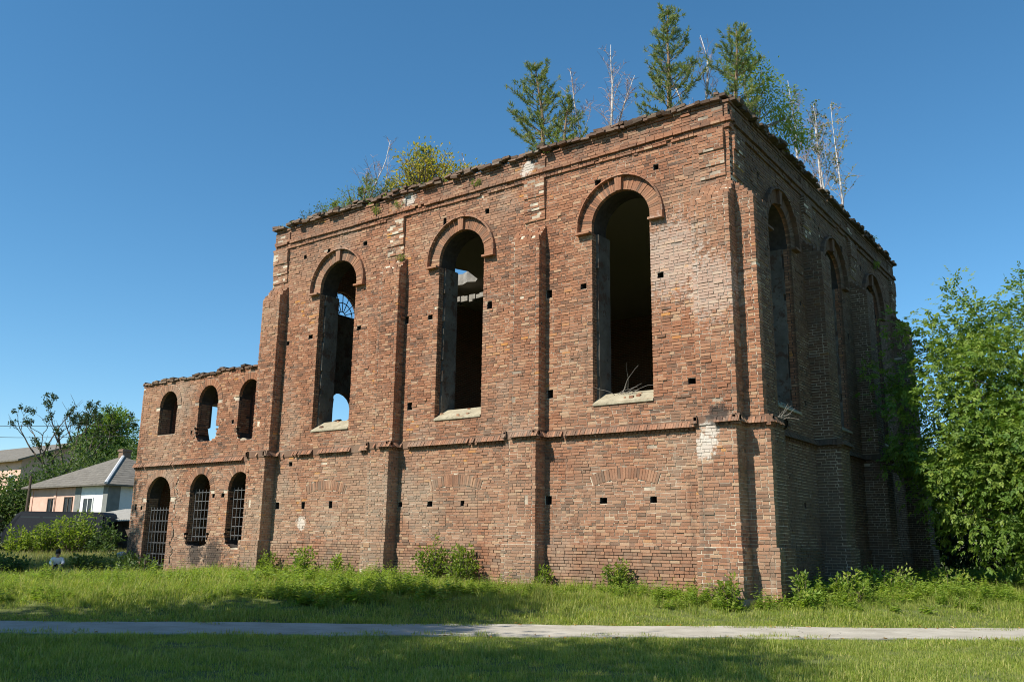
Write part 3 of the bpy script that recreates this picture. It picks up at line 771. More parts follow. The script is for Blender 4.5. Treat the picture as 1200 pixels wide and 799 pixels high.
# blocking below the fanlight, with a ragged arched gap at its foot
gap = [(1.95, 5.55), (2.2, 5.75), (2.45, 6.0), (2.5, 6.45)]+[(2.92+0.62*math.cos(t), 6.2+0.55*math.sin(t)) for t in np.linspace(PI*0.78, 0.1, 8)]+[(3.52, 5.7), (3.3, 5.72), (3.1, 5.62), (2.9, 5.78), (2.7, 5.66), (2.3, 5.5)]
prism(WF, [(1.872, ZSILL+.002), (3.568, ZSILL+.002), (3.568, ZC-.11), (1.872, ZC-.11)], [gap], -0.74, -0.46, 'window_blocking', M['plaster'], ruin)

# --- roof slab with a collapsed patch, floor
def slab(z0, z1, x0, x1, y0, y1, holes, name, mat):
    F = Frame((0, 0, 0), (1, 0, 0), (0, 0, 1))
    class T:  # flat frame: u = x, second axis = y, d = z
        def p(s, u, d, v): return np.array([u, v, d])
    return prism(T(), [(x0, y0), (x1, y0), (x1, y1), (x0, y1)], holes, z0, z1, name, mat, ruin, None, M['foundation'])
slab(11.55, 12.0, -16.28, -0.77, 0.77, 15.38, [[(-15.0, 5.0), (-14.2, 4.7), (-13.2, 5.0), (-12.9, 5.8), (-13.2, 6.75), (-13.5, 7.0), (-13.8, 6.85), (-14.2, 7.05), (-14.7, 6.9), (-15.0, 6.2)], [(-13.75, 13.7), (-13.45, 13.6), (-13.4, 14.5), (-13.7, 14.3)]], 'roof_slab', M['plainbrick'])
b = MB(); rr = random.Random(12)
for i in range(9): b.box(-15.0+i*.2, -15.0+i*.2+.17, 7.2+rr.uniform(-.05, .05), 7.5, 10.9+rr.uniform(-.05, .04), 11.12+rr.uniform(-.04, .04))
b.box(-15.3, -13.0, 7.502, 7.75, 10.9, 11.15); tag(b.build('broken_rib', M['foundation'], ruin), kind='stuff')
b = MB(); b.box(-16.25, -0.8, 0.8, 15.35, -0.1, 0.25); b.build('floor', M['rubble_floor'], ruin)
# soil cushion along the wall heads
def cushion():
    V = []; F = []; n = 120
    def strip(pt, L, w, seed):
        base = len(V); m = 6
        for i in range(n+1):
            for j in range(m+1):
                u = L*i/n; v = w*j/m
                z = 12.24+0.10*math.sin(PI*min(1, (v+0.02)/w))*(0.6+0.4*noise1(u*1.1, seed))+0.02*noise1(u*5+v*9, seed)-(0.1 if j in (0, m) else 0)
                V.append((*pt(u, v), z))
        for i in range(n):
            for j in range(m):
                a = base+i*(m+1)+j; F.append((a, a+1, a+m+2, a+m+1))
    strip(lambda u, v: (-17.0+u, 0.12+v), 16.9, 0.9, 1.0)
    strip(lambda u, v: (-0.12-v, 1.0+u), 15.1, 0.9, 2.0)
    o = mesh_np('roof_soil', V, F, M['soil'], ruin, smooth=True); return o
cushion()

# --- coping: rough blackened bricks laid loose along the wall head
def coping(fr, u0, u1, seed, base=None, thin=1.0):
    rr = random.Random(seed); out = []
    for lv in range(3):
        x = u0-0.14+rr.uniform(0, .1)
        while x < u1+0.1:
            L = rr.choice((0.26, 0.26, 0.28, 0.14))
            prob = ((0.88, 0.74, 0.42) if not base else (1.2, 0.55, 0.0))[lv]+0.2*noise1(x*0.9, seed+lv)*(lv < 2 or not base)
            if rr.random() < prob*thin:
                z = (base(x) if base else ZTOP)+(0.006, 0.078, 0.150)[lv]+rr.gauss(0, .012); dd = ((0.17, 0.14, 0.08) if not base else (0.07, 0.05, 0))[lv]+rr.gauss(0, .042 if not base else .02)
                put(fr, x+.008, x+L-.008, z, z+0.068, dd-0.26, dd, None, rr.gauss(0, .02), out, rr.gauss(0, .020))
            x += L
    return out
CO = [coping(FR, -17.05, 0, 5), coping(EA, 0.16, 16.15, 6), coping(WI, -24.95, -17.6, 8, lambda u: wtop(u)-0.02, 1.0)]

# --- turn the brick lists into objects
TPL = np.array([(0, 1, 5, 4), (1, 2, 6, 5), (3, 0, 4, 7), (4, 5, 6, 7), (0, 3, 2, 1), (2, 3, 7, 6)])
def bricks_mesh(name, L, mat, parent, back=False):
    C = np.array([c for c, r in L]); r = np.repeat([r for c, r in L], 8); n = len(L)
    T = TPL if back else TPL[:5]
    F = (np.arange(n)[:, None, None]*8+T[None]).reshape(-1, 4)
    # the winding must face outwards whatever the frame's handedness
    a = C[:, 1]-C[:, 0]; bb = C[:, 4]-C[:, 0]; nn = np.cross(a, bb); outw = C[:, 0]-C[:, 3]
    flip = (nn*outw).sum(1) < 0
    F = F.reshape(n, len(T), 4); F[flip] = F[flip][:, :, ::-1]; F = F.reshape(-1, 4)
    return mesh_np(name, C.reshape(-1, 3), F, mat, parent, rnd=r)
def single(name, c, r, mat, parent):
    o = bricks_mesh(name, [(c, r)], mat, parent, True)
    ctr = c.mean(0)
    o.data.transform(Matrix.Translation(-Vector(ctr))); o.location = ctr
    return o
cen = np.array([c.mean(0) for c, r in BR]); camv = np.array(CAM)
Lu = np.array([np.linalg.norm(c[1]-c[0]) for c, r in BR])
view = np.linalg.norm(cen-camv, axis=1)
outw = np.array([c[0]-c[3] for c, r in BR]); outw /= np.linalg.norm(outw, axis=1)[:, None]
facing = ((camv-cen)*outw).sum(1)/view
score = np.where((outw[:, 1] < -0.9) & (cen[:, 2] > 0.62), Lu*facing/view, 0)
pick = set(np.argsort(-score)[:300].tolist())
loose = [BR[i] for i in range(len(BR)) if i not in pick]
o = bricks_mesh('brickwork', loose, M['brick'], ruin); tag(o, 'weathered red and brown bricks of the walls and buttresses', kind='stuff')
for i in sorted(pick):
    c, r = BR[i]; x = c.mean(0)
    par = BUTT[4] if x[0] > 0.1 else (BUTT[3] if x[0] > -0.95 else ruin)
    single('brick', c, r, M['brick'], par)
for L, keep in zip(CO, (180, 90, 30)):
    cc = np.array([c.mean(0) for c, r in L]); dd = np.linalg.norm(cc-camv, axis=1); order = np.argsort(dd)
    for i in order[:keep]: single('coping_brick', L[i][0], L[i][1], M['coping'], ruin)
    rest = [L[i] for i in order[keep:]]+[]
    if rest: tag(bricks_mesh('coping_bricks', rest, M['coping'], ruin, True), kind='stuff')
# stone footing showing at the near corner
b = MB(); rr = random.Random(4)
for i in range(7): b.box(-1.0+i*0.17, -1.0+i*0.17+0.15, -0.66+rr.uniform(-.02, .02), -0.1, 0.0, 0.40+rr.uniform(-.04, .03), rr.random())
b.build('footing', M['foundation'], ruin)

# ================================================================ plants
def unit(v): return v/np.maximum(1e-9, np.linalg.norm(v, axis=-1, keepdims=True))
def leaf_arrays(P, D, L, W, N=None, fold=0.25):
    """two-triangle leaves with a crease: P base, D direction, L length, W width"""
    n = len(P); D = unit(D)
    N = unit(R.normal(size=(n, 3))+np.array([0, 0, 0.9])) if N is None else unit(N)
    S = unit(np.cross(D, N)); N = np.cross(S, D)
    L = np.broadcast_to(np.asarray(L, float), (n,))[:, None]; W = np.broadcast_to(np.asarray(W, float), (n,))[:, None]
    mid = P+D*L*0.45
    a = P; b = mid+S*W*0.5+N*W*fold; c = P+D*L-N*L*0.08; d = mid-S*W*0.5+N*W*fold
    V = np.stack([a, b, c, d], 1).reshape(-1, 3)
    k = np.arange(n)[:, None]*4
    F3 = np.concatenate([k+np.array([0, 1, 2]), k+np.array([0, 2, 3])], 0)
    return V, F3
def leaves(name, P, D, L, W, mat, parent, rnd=None, N=None, fold=0.25):
    V, F3 = leaf_arrays(P, D, L, W, N, fold)
    rnd = R.random(len(P)) if rnd is None else rnd
    return mesh_np(name, V, None, mat, parent, rnd=np.repeat(rnd, 4), F3=F3)

def wander(p, d, L, n, jit, up=0.0, rr=random):
    pts = [Vector(p)]; d = Vector(d).normalized()
    for i in range(n):
        d = (d+Vector((rr.gauss(0, jit), rr.gauss(0, jit), rr.gauss(0, jit)+up))).normalized(); pts.append(pts[-1]+d*(L/n))
    return pts
def taper(r0, r1, n): return [r0+(r1-r0)*i/(n-1) for i in range(n)]
def lerp_on(pts, t):
    x = t*(len(pts)-1); i = min(int(x), len(pts)-2); return pts[i].lerp(pts[i+1], x-i), (pts[i+1]-pts[i]).normalized()

def broadleaf(name, label, base, H, lobes, leaf_L, n_clump, per, leafmat, barkmat, seed, group=None, r0=0.2, droop=0.25, clump_r=0.5, nlimb=14, cat='tree', shell=0.55, stems=1, aspect=0.5):
    """trunk and limbs reaching into lobes of foliage; leaves sit in clumps scattered through each lobe, denser to its rim"""
    rr = random.Random(seed); g = np.random.default_rng(seed)
    root = empty(name, base); tag(root, label, cat, group)
    b = MB(); bx = Vector(base); cl = []
    vol = np.array([l[3]*l[4]*l[5] for l in lobes]); pr = vol/vol.sum()
    for i in range(n_clump):
        l = lobes[g.choice(len(lobes), p=pr)]
        v = unit(g.normal(size=3)); rad = g.random()**(1-shell*0.75)
        cl.append(np.array(l[:3])+v*rad*np.array(l[3:6]))
    cl = np.array(cl); cl = cl[cl[:, 2] > 0.15]
    tops = []
    for s in range(stems):
        a = 2*PI*s/max(1, stems)+0.5
        d0 = Vector((math.cos(a)*0.28, math.sin(a)*0.28, 1)) if stems > 1 else Vector((rr.gauss(0, .05), rr.gauss(0, .05), 1))
        tr = wander((0, 0, -0.15), d0, H*0.72, 9, 0.07, 0.03, rr); b.tube(tr, taper(r0, r0*0.22, 10), 8); tops.append(tr)
    for i in range(nlimb):
        tgt = Vector(cl[rr.randrange(len(cl))]); tr = tops[i % stems]
        t = min(0.95, max(0.2, (tgt.z/H)*0.75*rr.uniform(0.6, 1.0))); p, _ = lerp_on(tr, t)
        mid = p.lerp(tgt, 0.5)+Vector((rr.gauss(0, .1), rr.gauss(0, .1), rr.uniform(0.0, 0.25)))*(tgt-p).length*0.4
        pts = [p, p.lerp(mid, .5)+Vector((0, 0, .05)), mid, mid.lerp(tgt, .5), tgt]
        rb = r0*(1-t)*0.5+0.012; b.tube(pts, taper(rb, 0.008, 5), 5)
        for j in range(4):
            q, dd = lerp_on(pts, rr.uniform(0.45, 0.98)); k = np.argmin(((cl-np.array(q))**2).sum(1)*g.uniform(0.5, 2.0, len(cl))); e = Vector(cl[k])
            b.tube([q, q.lerp(e, .5)+Vector((rr.gauss(0, .05), rr.gauss(0, .05), .05)), e], [rb*0.35+.004, rb*.2+.003, .003], 4)
    b.build('trunk', barkmat, root, smooth=True)
    n = len(cl)*per
    C = np.repeat(cl, per, 0); off = g.normal(size=(n, 3))*clump_r*np.array([1, 1, 0.62])
    P = C+off
    ctr = np.average(np.array([l[:3] for l in lobes]), axis=0, weights=pr)
    out = unit(P-ctr)*0.7+unit(off)*0.6+g.normal(size=(n, 3))*0.5; out[:, 2] -= droop
    tone = np.clip(np.repeat(g.random(len(cl)), per)*0.55+g.random(n)*0.45, 0, 1)
    L = leaf_L*g.uniform(0.65, 1.25, n)
    Nn = g.normal(size=(n, 3))*0.6+np.array([0, 0, 1.0])+unit(P-ctr)*0.5
    leaves('crown', P, out, L, L*aspect, leafmat, root, tone, Nn)
    return root

# ---- the big tree at the right: pinnate sprays in overlapping fans
def box_elder():
    g = np.random.default_rng(5); rr = random.Random(5)
    base = (5.7, 10.6, float(gz(5.7, 10.6))); root = empty('box_elder_tree', base)
    tag(root, 'large bushy green tree with drooping compound leaves at the right of the ruin', 'tree')
    ZL = .86
    lobes = [(0, 0, 5.6, 3.6, 3.6, 3.4), (-2.6, -1.0, 5.6, 2.4, 2.6, 2.6), (-1.4, -2.2, 3.2, 2.6, 2.2, 2.2), (0.6, -2.6, 3.6, 2.6, 2.2, 2.9), (-1.0, 0.4, 7.9, 2.3, 2.3, 1.7), (1.6, -0.8, 7.6, 2.2, 2.2, 2.0),
             (-2.6, 1.5, 4.3, 1.7, 2.0, 2.0), (1.6, -2.2, 1.7, 2.6, 1.6, 1.5), (2.6, 0.6, 4.2, 2.4, 2.4, 3.0), (-0.2, -3.2, 1.4, 1.6, 1.2, 1.1)]
    spikes = [((-3.0, -1.2, 7.6), (-4.1, -1.6, 8.9)), ((-1.8, -0.6, 8.6), (-2.5, -1.0, 10.4)), ((-0.6, 0.0, 8.9), (-0.9, -0.6, 10.3)), ((0.2, 0.2, 9.0), (0.3, -.2, 10.1)), ((1.2, -0.4, 9.0), (1.5, -0.4, 10.0)), ((-3.9, -0.8, 6.6), (-5.0, -1.3, 7.6)), ((-2.4, 0, 8.2), (-3.4, .2, 9.4))]
    lobes = [(a, b_, c*ZL, d, e, f*ZL) for a, b_, c, d, e, f in lobes]; spikes = [((p[0], p[1], p[2]*ZL), (q[0], q[1], q[2]*ZL)) for p, q in spikes]
    vol = np.array([l[3]*l[4] for l in lobes]); pr = vol/vol.sum(); cl = []; dr = []
    for i in range(900):
        l = lobes[g.choice(len(lobes), p=pr)]; v = unit(g.normal(size=3))
        if v[1] > 0.35 and g.random() < 0.6: v[1] *= -1
        p = np.array(l[:3])+v*(0.55+0.47*g.random()**0.6)*np.array(l[3:6])
        if p[2] < 0.5: p[2] = 0.5+g.random()*0.6
        cl.append(p); dr.append(unit(v*np.array([1, 1, 0.6])+np.array([0, 0, -0.25])))
    for a, b_ in spikes:
        for t in np.linspace(0, 1, 7):
            cl.append(np.array(a)*(1-t)+np.array(b_)*t+g.normal(size=3)*0.09); dr.append(unit(np.array(b_)-np.array(a)+g.normal(size=3)*0.5))
    cl = np.array(cl); dr = np.array(dr)
    b = MB(); tops = []
    for s in range(5):
        a = 2*PI*s/5; tr = wander((0.15*math.cos(a), 0.15*math.sin(a), -.2), (math.cos(a)*.35, math.sin(a)*.35, 1), 7.0, 10, .07, .02, rr); tops.append(tr); b.tube(tr, taper(.17, .03, 11), 8)
    for i in range(80):
        tgt = Vector(cl[rr.randrange(len(cl))]); tr = tops[i % 5]; t = min(.95, max(.08, tgt.z/9*rr.uniform(.5, .95))); p, _ = lerp_on(tr, t)
        mid = p.lerp(tgt, .55)+Vector((rr.gauss(0, .2), rr.gauss(0, .2), rr.uniform(.1, .5))); b.tube([p, p.lerp(mid, .5), mid, mid.lerp(tgt, .5), tgt], taper(.05*(1-t)+.014, .006, 5), 5)
    for a, b_ in spikes: b.tube([Vector((0, 0, 5.5)), Vector(a), Vector(b_)], [.05, .025, .006], 5)
    b.build('trunk', M['bark'], root, smooth=True)
    # compound leaves: a stalk with five leaflets
    per = 27; n = len(cl)*per
    C = np.repeat(cl, per, 0)+g.normal(size=(n, 3))*np.array([.31, .31, .23]); Dm = np.repeat(dr, per, 0)
    A = unit(Dm*0.55+g.normal(size=(n, 3))*0.55+np.array([0, 0, -0.30]))
    side = unit(np.cross(A, np.array([0, 0, 1.0])+g.normal(size=(n, 3))*0.35)); upv = np.cross(side, A)
    SL = g.uniform(0.16, 0.29, n)[:, None]; tone = np.clip(np.repeat(g.random(len(cl)), per)*.5+g.random(n)*.4+0.1*(C[:, 2]/10), 0, 1)
    Ps, Ds, Ls, Ts, Ns = [], [], [], [], []
    for (t, s, f) in ((1.0, 0, 1.0), (.72, 1, .75), (.72, -1, .75), (.38, 1, .8), (.38, -1, .8)):
        Ps.append(C+A*SL*t); Ds.append(unit(A*f+side*s*0.85-np.array([0, 0, .25]))); Ls.append(SL[:, 0]*g.uniform(.42, .62, n)); Ts.append(tone); Ns.append(upv+g.normal(size=(n, 3))*.25)
    L = np.concatenate(Ls)
    leaves('crown', np.concatenate(Ps), np.concatenate(Ds), L, L*.56, M['leaf'], root, np.clip(np.concatenate(Ts)+g.normal(size=len(L))*.08, 0, 1), np.concatenate(Ns), .12)
box_elder()

# ---- pines, birches and bushes on the wall heads
def tufts(P, D, n, L, g, spread=0.9):
    k = len(P); D = np.repeat(unit(D), n, 0); P = np.repeat(P, n, 0)
    d = unit(D*0.8+g.normal(size=D.shape)*spread*0.55); P = P-D*g.random(len(P))[:, None]*L*0.9
    return P, d
def pine(label, base, H, seed, lean=(0, 0), width=0.42, dens=1.0, group='young pines on the wall head', cat='pine tree', mat='needle', bare=0.12):
    rr = random.Random(seed); g = np.random.default_rng(seed); root = empty('pine_tree', base); tag(root, label, cat, group)
    b = MB(); tr = wander((0, 0, -.15), (lean[0], lean[1], 1), H+.1, 8, .035, .02, rr); b.tube(tr, taper(.045+.012*H, .008, 9), 7)
    P, D = [], []
    nw = max(5, int(H*3.1))
    for w in range(nw):
        t = bare+(1-bare)*(w+0.5*rr.random())/nw; p, _ = lerp_on(tr, min(t, .985)); R_ = H*width*(1-t)**0.72*(0.85 if t < .2 else 1)*rr.uniform(.8, 1.2)+.14
        nb = rr.randint(4, 6); a0 = rr.random()*6.28
        for k in range(nb):
            if rr.random() > dens: continue
            a = a0+2*PI*k/nb+rr.gauss(0, .25); L = R_*rr.choice((.45, .8, 1.0, 1.15, 1.3))*rr.uniform(.8, 1.1); up_ = 0.42+0.8*t+rr.gauss(0, .22)
            br = wander(p, (math.cos(a), math.sin(a), up_*.7), L, 5, .09, .10, rr); b.tube(br, taper(.008+.012*(1-t), .004, 6), 4)
            m_ = max(2, int(L/0.15))
            for j in range(m_):
                u = 0.35+0.65*(j+rr.random()*.5)/m_; q, dd = lerp_on(br, min(u, .999)); P.append(q); D.append(dd+Vector((0, 0, .35)))
                if rr.random() < .75:
                    sd = dd.cross(Vector((0, 0, 1))).normalized()*rr.choice((-1, 1)); e = q+(sd+dd*.6+Vector((0, 0, .45)))*L*.22*rr.uniform(.5, 1.1)
                    b.tube([q, e], [.005, .003], 3); P.append(e); D.append(e-q+Vector((0, 0, .05)))
    P.append(tr[-1]); D.append(Vector((0, 0, 1)))
    b.build('trunk', M['pinebark'], root, smooth=True)
    P = np.array(P); D = np.array(D); nn = 18; tone = np.repeat(g.random(len(P)), nn)*.6+g.random(len(P)*nn)*.4
    Pn, Dn = tufts(P, D, nn, .13, g); L = g.uniform(.09, .15, len(Pn))
    leaves('crown', Pn, Dn, L, L*.13+.004, M[mat], root, tone, None, 0)
    return root
def birch(label, base, H, seed, lean=(0, 0), leafy=0.0, group='bare young birches on the wall head', crook=.07, r=.042, cat='birch tree', leafmat='leaf_mid', stems=1, twigs=1.0):
    rr = random.Random(seed); g = np.random.default_rng(seed); root = empty('birch_tree', base); tag(root, label, cat, group)
    b = MB(); tw = MB(); P, D = [], []
    for s in range(stems):
        o = (rr.gauss(0, .12)*(s > 0), rr.gauss(0, .12)*(s > 0)); hh = H*(1 if s == 0 else rr.uniform(.55, .85))
        tr = wander((o[0], o[1], -.15), (lean[0]+rr.gauss(0, .1)*(s > 0), lean[1], 1), hh, 9, crook, .03, rr); b.tube(tr, taper(r, .006, 10), 6)
        for k in range(int(20*twigs)):
            t = rr.uniform(.22, .98); p, dd = lerp_on(tr, t); a = rr.random()*6.28; L = hh*.24*(1.15-t)*rr.uniform(.6, 1.5)+.15
            br = wander(p, (math.cos(a)*.55, math.sin(a)*.55, .9), L, 5, .10, .05, rr); (b if rr.random() < .3 else tw).tube(br, taper(.009*(1.2-t)+.003, .0025, 6), 4)
            for j in range(int(8*twigs)):
                q, d2 = lerp_on(br, rr.uniform(.3, 1)); v = Vector((rr.gauss(0, .5), rr.gauss(0, .5), rr.uniform(.1, .8)))*L*.35
                e = q+v; tw.tube([q, q.lerp(e, .5)+Vector((0, 0, .02)), e], [.0055, .0045, .003], 3)
                if rr.random() < leafy:
                    for z in range(rr.randint(2, 6)): f = rr.random(); P.append(q.lerp(e, f)); D.append(Vector((rr.gauss(0, 1), rr.gauss(0, 1), rr.gauss(-.4, .6))))
    b.build('trunk', M['birch'], root, smooth=True); tag(tw.build('twigs', M['twig'], root), kind='stuff')
    if P:
        L = g.uniform(.05, .085, len(P)); leaves('leaves', np.array(P), np.array(D), L, L*.75, M[leafmat], root)
    return root
def bush(label, base, size, n, mat, seed, leafL=.06, group=None, cat='bush', name='bush', aspect=.55, upr=.7, bark='bark'):
    """a shrub of several wandering stems with leaves set along them"""
    rr = random.Random(seed); g = np.random.default_rng(seed); root = empty(name, base); tag(root, label, cat, group)
    sx, sy, sz = size; b = MB(); P, D = [], []
    for k in range(n):
        a = rr.random()*6.28; q = math.sqrt(rr.random()); tgt = Vector((math.cos(a)*sx*q, math.sin(a)*sy*q, sz*rr.uniform(.45, 1)*(1-.35*q)))
        o = Vector((tgt.x*.25, tgt.y*.25, -.1)); mid = o.lerp(tgt, .5)+Vector((rr.gauss(0, .12)*sx, rr.gauss(0, .12)*sy, sz*.08)); pts = [o, o.lerp(mid, .5), mid, mid.lerp(tgt, .55), tgt]
        b.tube(pts, taper(.006+.008*sz, .003, 5), 4)
        for j in range(int(26*upr+10)):
            t = rr.uniform(.25, 1); p, dd = lerp_on(pts, t); v = Vector((rr.gauss(0, 1), rr.gauss(0, 1), rr.gauss(.1, .7))).normalized(); P.append(p+v*rr.random()*sx*.22); D.append(v+dd*.5)
    b.build('stems', M[bark], root)
    P = np.array(P); L = leafL*g.uniform(.6, 1.3, len(P)); tone = np.clip(.5+.4*g.normal(size=len(P))*.6+.25*(P[:, 2]/sz-.5), 0, 1)
    leaves('foliage', P, np.array(D), L, L*aspect, M[mat], root, tone)
    return root

ZR = 12.2
pine('tall young pine nearest the near corner of the wall head', (-2.05, 1.0, ZR), 4.05, 21, (-.02, 0), .31)
pine('young pine in the middle of the wall head, wide at its foot', (-6.25, 1.1, ZR), 3.75, 22, (-.03, .0), .36, .88)
pine('pine standing right behind the near corner of the wall', (-0.52, 1.7, ZR), 3.05, 23, (.02, .05), .34, .85)
pine('small pine half hidden in the yellow bush', (-11.3, 1.2, ZR), 2.3, 24, (0, 0), .3, .85)
pine('low twiggy pine beside the far bare birch', (-13.75, .95, ZR), 1.75, 25, (0, 0), .42, .6, bare=.05)
pine('little pine seedling left of the far bare birch', (-15.0, .9, ZR), 1.05, 26, (0, 0), .4, .6, bare=.05)
pine('little pine seedling right of the far bare birch', (-12.35, .9, ZR), 1.2, 27, (0, 0), .4, .7, bare=.05)
pine('small pine sapling leaning out beside the middle pine', (-5.35, .8, ZR), 2.1, 28, (.05, -.02), .42, .8)
broadleaf('wall_tree', 'small bright green leafy tree overhanging the near corner of the wall head', (-0.42, 2.9, ZR), 3.0, [(.2, -.2, 1.55, .6, .6, .8), (.6, .5, 1.0, .65, .8, .6), (-.2, 0, 2.5, .5, .5, .5), (.75, 1.2, .7, .5, .6, .5)], .085, 120, 34, M['leaf_lime'], M['greybark'], 31, r0=.05, clump_r=.16, nlimb=14, cat='tree')
birch('bare birch just right of the middle pine, leaning left', (-5.0, 1.5, ZR), 3.25, 41, (-.13, 0), r=.042)
birch('bare birch between the two tall pines', (-4.05, 1.3, ZR), 3.7, 42, (-.03, 0), r=.05, stems=2)
birch('short crooked white birch right of the tallest pine', (-1.62, 1.4, ZR), 2.55, 43, (-.12, 0), r=.045, crook=.1, twigs=.7)
birch('tall leaning white birch between the two corner pines', (-1.3, 1.7, ZR), 3.85, 44, (-.01, .02), r=.045, crook=.1, twigs=.8)
birch('far bare birch with a few pale twigs at the left of the wall head', (-13.55, 1.1, ZR), 3.5, 45, (-.05, 0), r=.04)
birch('thin bare birch left of the yellow bush', (-12.6, 1.1, ZR), 2.4, 46, (.05, 0), r=.026, twigs=.6)
birch('dry stem at the right of the yellow bush', (-9.2, 1.1, ZR), 1.4, 47, (.06, 0), r=.012, twigs=.5)
for k, (x, y, h, ln, lf) in enumerate(((-.75, 8.4, 4.6, (-.10, -.05), .1), (-.75, 10.2, 4.3, (-.08, -.10), .55), (-.8, 11.0, 5.3, (-.04, -.06), .7), (-.8, 12.9, 5.9, (-.03, -.02), .55))):
    birch(['white birch at the near end of the side wall head, topped bare', 'sparse leafy birch, second along the side wall head', 'forked white birch, third along the side wall head', 'tall straight birch with reddish dead leaves, last of the four on the side wall head'][k], (x, y, ZR), h, 50+k, ln, lf, group='birches along the side wall head', r=.055, crook=.05, leafmat='leaf_mid' if k < 3 else 'leaf_yellow', twigs=1.2)
birch('thin dry sapling near the far end of the side wall head', (-.6, 14.8, ZR), 1.7, 58, (.06, 0), .25, r=.015, twigs=.5)
bush('yellowing leafy bush on the wall head above the middle window', (-10.8, .95, ZR), (1.75, .8, 2.6), 85, 'leaf_yellow', 61, .11, 'bushes on the wall head')
bush('pale wispy shrub at the left end of the wall head', (-16.1, .8, ZR), (.8, .45, 1.35), 24, 'leaf_mid', 62, .06, 'bushes on the wall head', upr=.35)
bush('yellow green juniper mound at the foot of the middle pine', (-5.6, .6, ZR), (.95, .5, 1.05), 44, 'leaf_lime', 63, .08, 'bushes on the wall head', aspect=.3)
bush('low green tuft at the foot of the far bare birch', (-13.7, .7, ZR), (1.2, .5, 1.7), 48, 'leaf_lime', 64, .085, 'bushes on the wall head', aspect=.4, upr=.4)
bush('greyish green shrub between the far birch and the yellow bush', (-12.3, .7, ZR), (.8, .45, 1.3), 30, 'leaf_mid', 71, .08, 'bushes on the wall head', aspect=.4, upr=.4)
bush('low yellow green shrub trailing off to the right of the yellow bush', (-9.1, .8, ZR), (1.0, .5, 1.05), 34, 'leaf_yellow', 72, .09, 'bushes on the wall head', upr=.6)
bush('thin yellow green shrub left of the far birch', (-14.9, .8, ZR), (.9, .5, 1.35), 30, 'leaf_lime', 73, .075, 'bushes on the wall head', upr=.35)
bush('bright green bush on the side wall head beside the last birch', (-.35, 13.4, ZR), (.5, .55, .75), 22, 'leaf_lime', 65, .07, 'bushes on the wall head')
bush('small green tuft on the cornice of the side wall', (.08, 13.2, 11.35), (.2, .3, .3), 8, 'leaf_lime', 66, .06, 'tufts growing out of the brickwork')
bush('grass green tuft rooted on the cornice right of the left window', (-12.0, -.05, 11.75), (.25, .15, .42), 9, 'leaf_lime', 67, .06, 'tufts growing out of the brickwork', aspect=.3)
bush('leafy tuft rooted in the broken frieze left of the middle window', (-10.95, -.05, 11.75), (.3, .15, .40), 9, 'leaf_lime', 68, .06, 'tufts growing out of the brickwork', aspect=.3)
bush('small tuft on the frieze above the middle window', (-7.9, -.05, 11.75), (.25, .15, .35), 8, 'leaf_lime', 69, .06, 'tufts growing out of the brickwork', aspect=.3)
bush('tuft of grass on the top of the second buttress', (-10.75, -.1, 9.95), (.2, .12, .3), 7, 'leaf_lime', 70, .06, 'tufts growing out of the brickwork', aspect=.25)
# dry branch lying in the right front window
b = MB(); rr = random.Random(9)
for k in range(14):
    a = rr.uniform(-.3, 1.4); br = wander((-3.35+rr.uniform(-.1, .3), .35, 5.15), (math.cos(a)*rr.choice((1, 1, -.5)), rr.gauss(0, .3), abs(math.sin(a))*.8+.15), rr.uniform(.4, 1.1), 6, .16, -.06, rr); b.tube(br, taper(.009, .003, 7), 4)
tag(b.build('dry_branch', M['greybark']), 'dry grey branch lying on the sill of the right front window', 'dead branch')
b = MB()
for k in range(9):
    br = wander((.75, .15+rr.uniform(0, .5), 4.3), (rr.uniform(.1, 1), rr.gauss(.3, .4), rr.uniform(.1, 1.2)), rr.uniform(.15, .42), 5, .15, -.04, rr); b.tube(br, taper(.006, .003, 6), 4)
tag(b.build('dry_branch', M['greybark']), 'dry stalks sticking out of the string course at the near corner', 'dead branch')

# ---- grass, weeds and meadow: scattered clumps
SRC = bpy.data.collections.new('ground_cover_sources')     # holds the clump shapes; not part of the scene itself
def clump_mesh(name, mat, blades, h, spread, wid, seed, lean=.5, leafy=0, leafL=.05, stalk=False):
    g = np.random.default_rng(seed); V, F, r, F3 = [], [], [], []
    for i in range(blades):
        p = np.array([g.normal()*spread, g.normal()*spread, -.01]); hh = h*g.uniform(.45, 1.15); a = g.random()*6.28; d = np.array([math.cos(a), math.sin(a), 0])
        l = abs(g.normal())*lean*hh; s = np.array([-d[1], d[0], 0])*wid*g.uniform(.6, 1.2); t = g.random(); bse = len(V)
        for (f, w) in ((0, 1), (.5, .8)):
            c = p+d*l*f*f+np.array([0, 0, hh*f*(1-.12*f*l/hh)]); V += [c-s*w, c+s*w]
        V.append(p+d*l+np.array([0, 0, hh*(1-.25*l/hh)])); r += [t]*5
        F.append((bse, bse+1, bse+3, bse+2)); F3.append((bse+2, bse+3, bse+4))
        for j in range(leafy):
            f = g.uniform(.2, 1.02); c = p+d*l*f*f+np.array([0, 0, hh*f]); b2 = g.random()*6.28; ld = np.array([math.cos(b2), math.sin(b2), g.uniform(-.35, .55)]); L = leafL*g.uniform(.6, 1.3)*(1.15-.5*f)
            VV, FF = leaf_arrays(c[None], ld[None], L, L*.55, np.array([[g.normal()*.3, g.normal()*.3, 1]]), .12); k = len(V); V += list(VV); F3 += [tuple(x+k) for x in FF]; r += [min(1, max(0, t*.5+.5*g.random()))]*4
    o = mesh_np(name, V, F, mat, None, rnd=r, F3=F3); COL.objects.unlink(o); return o
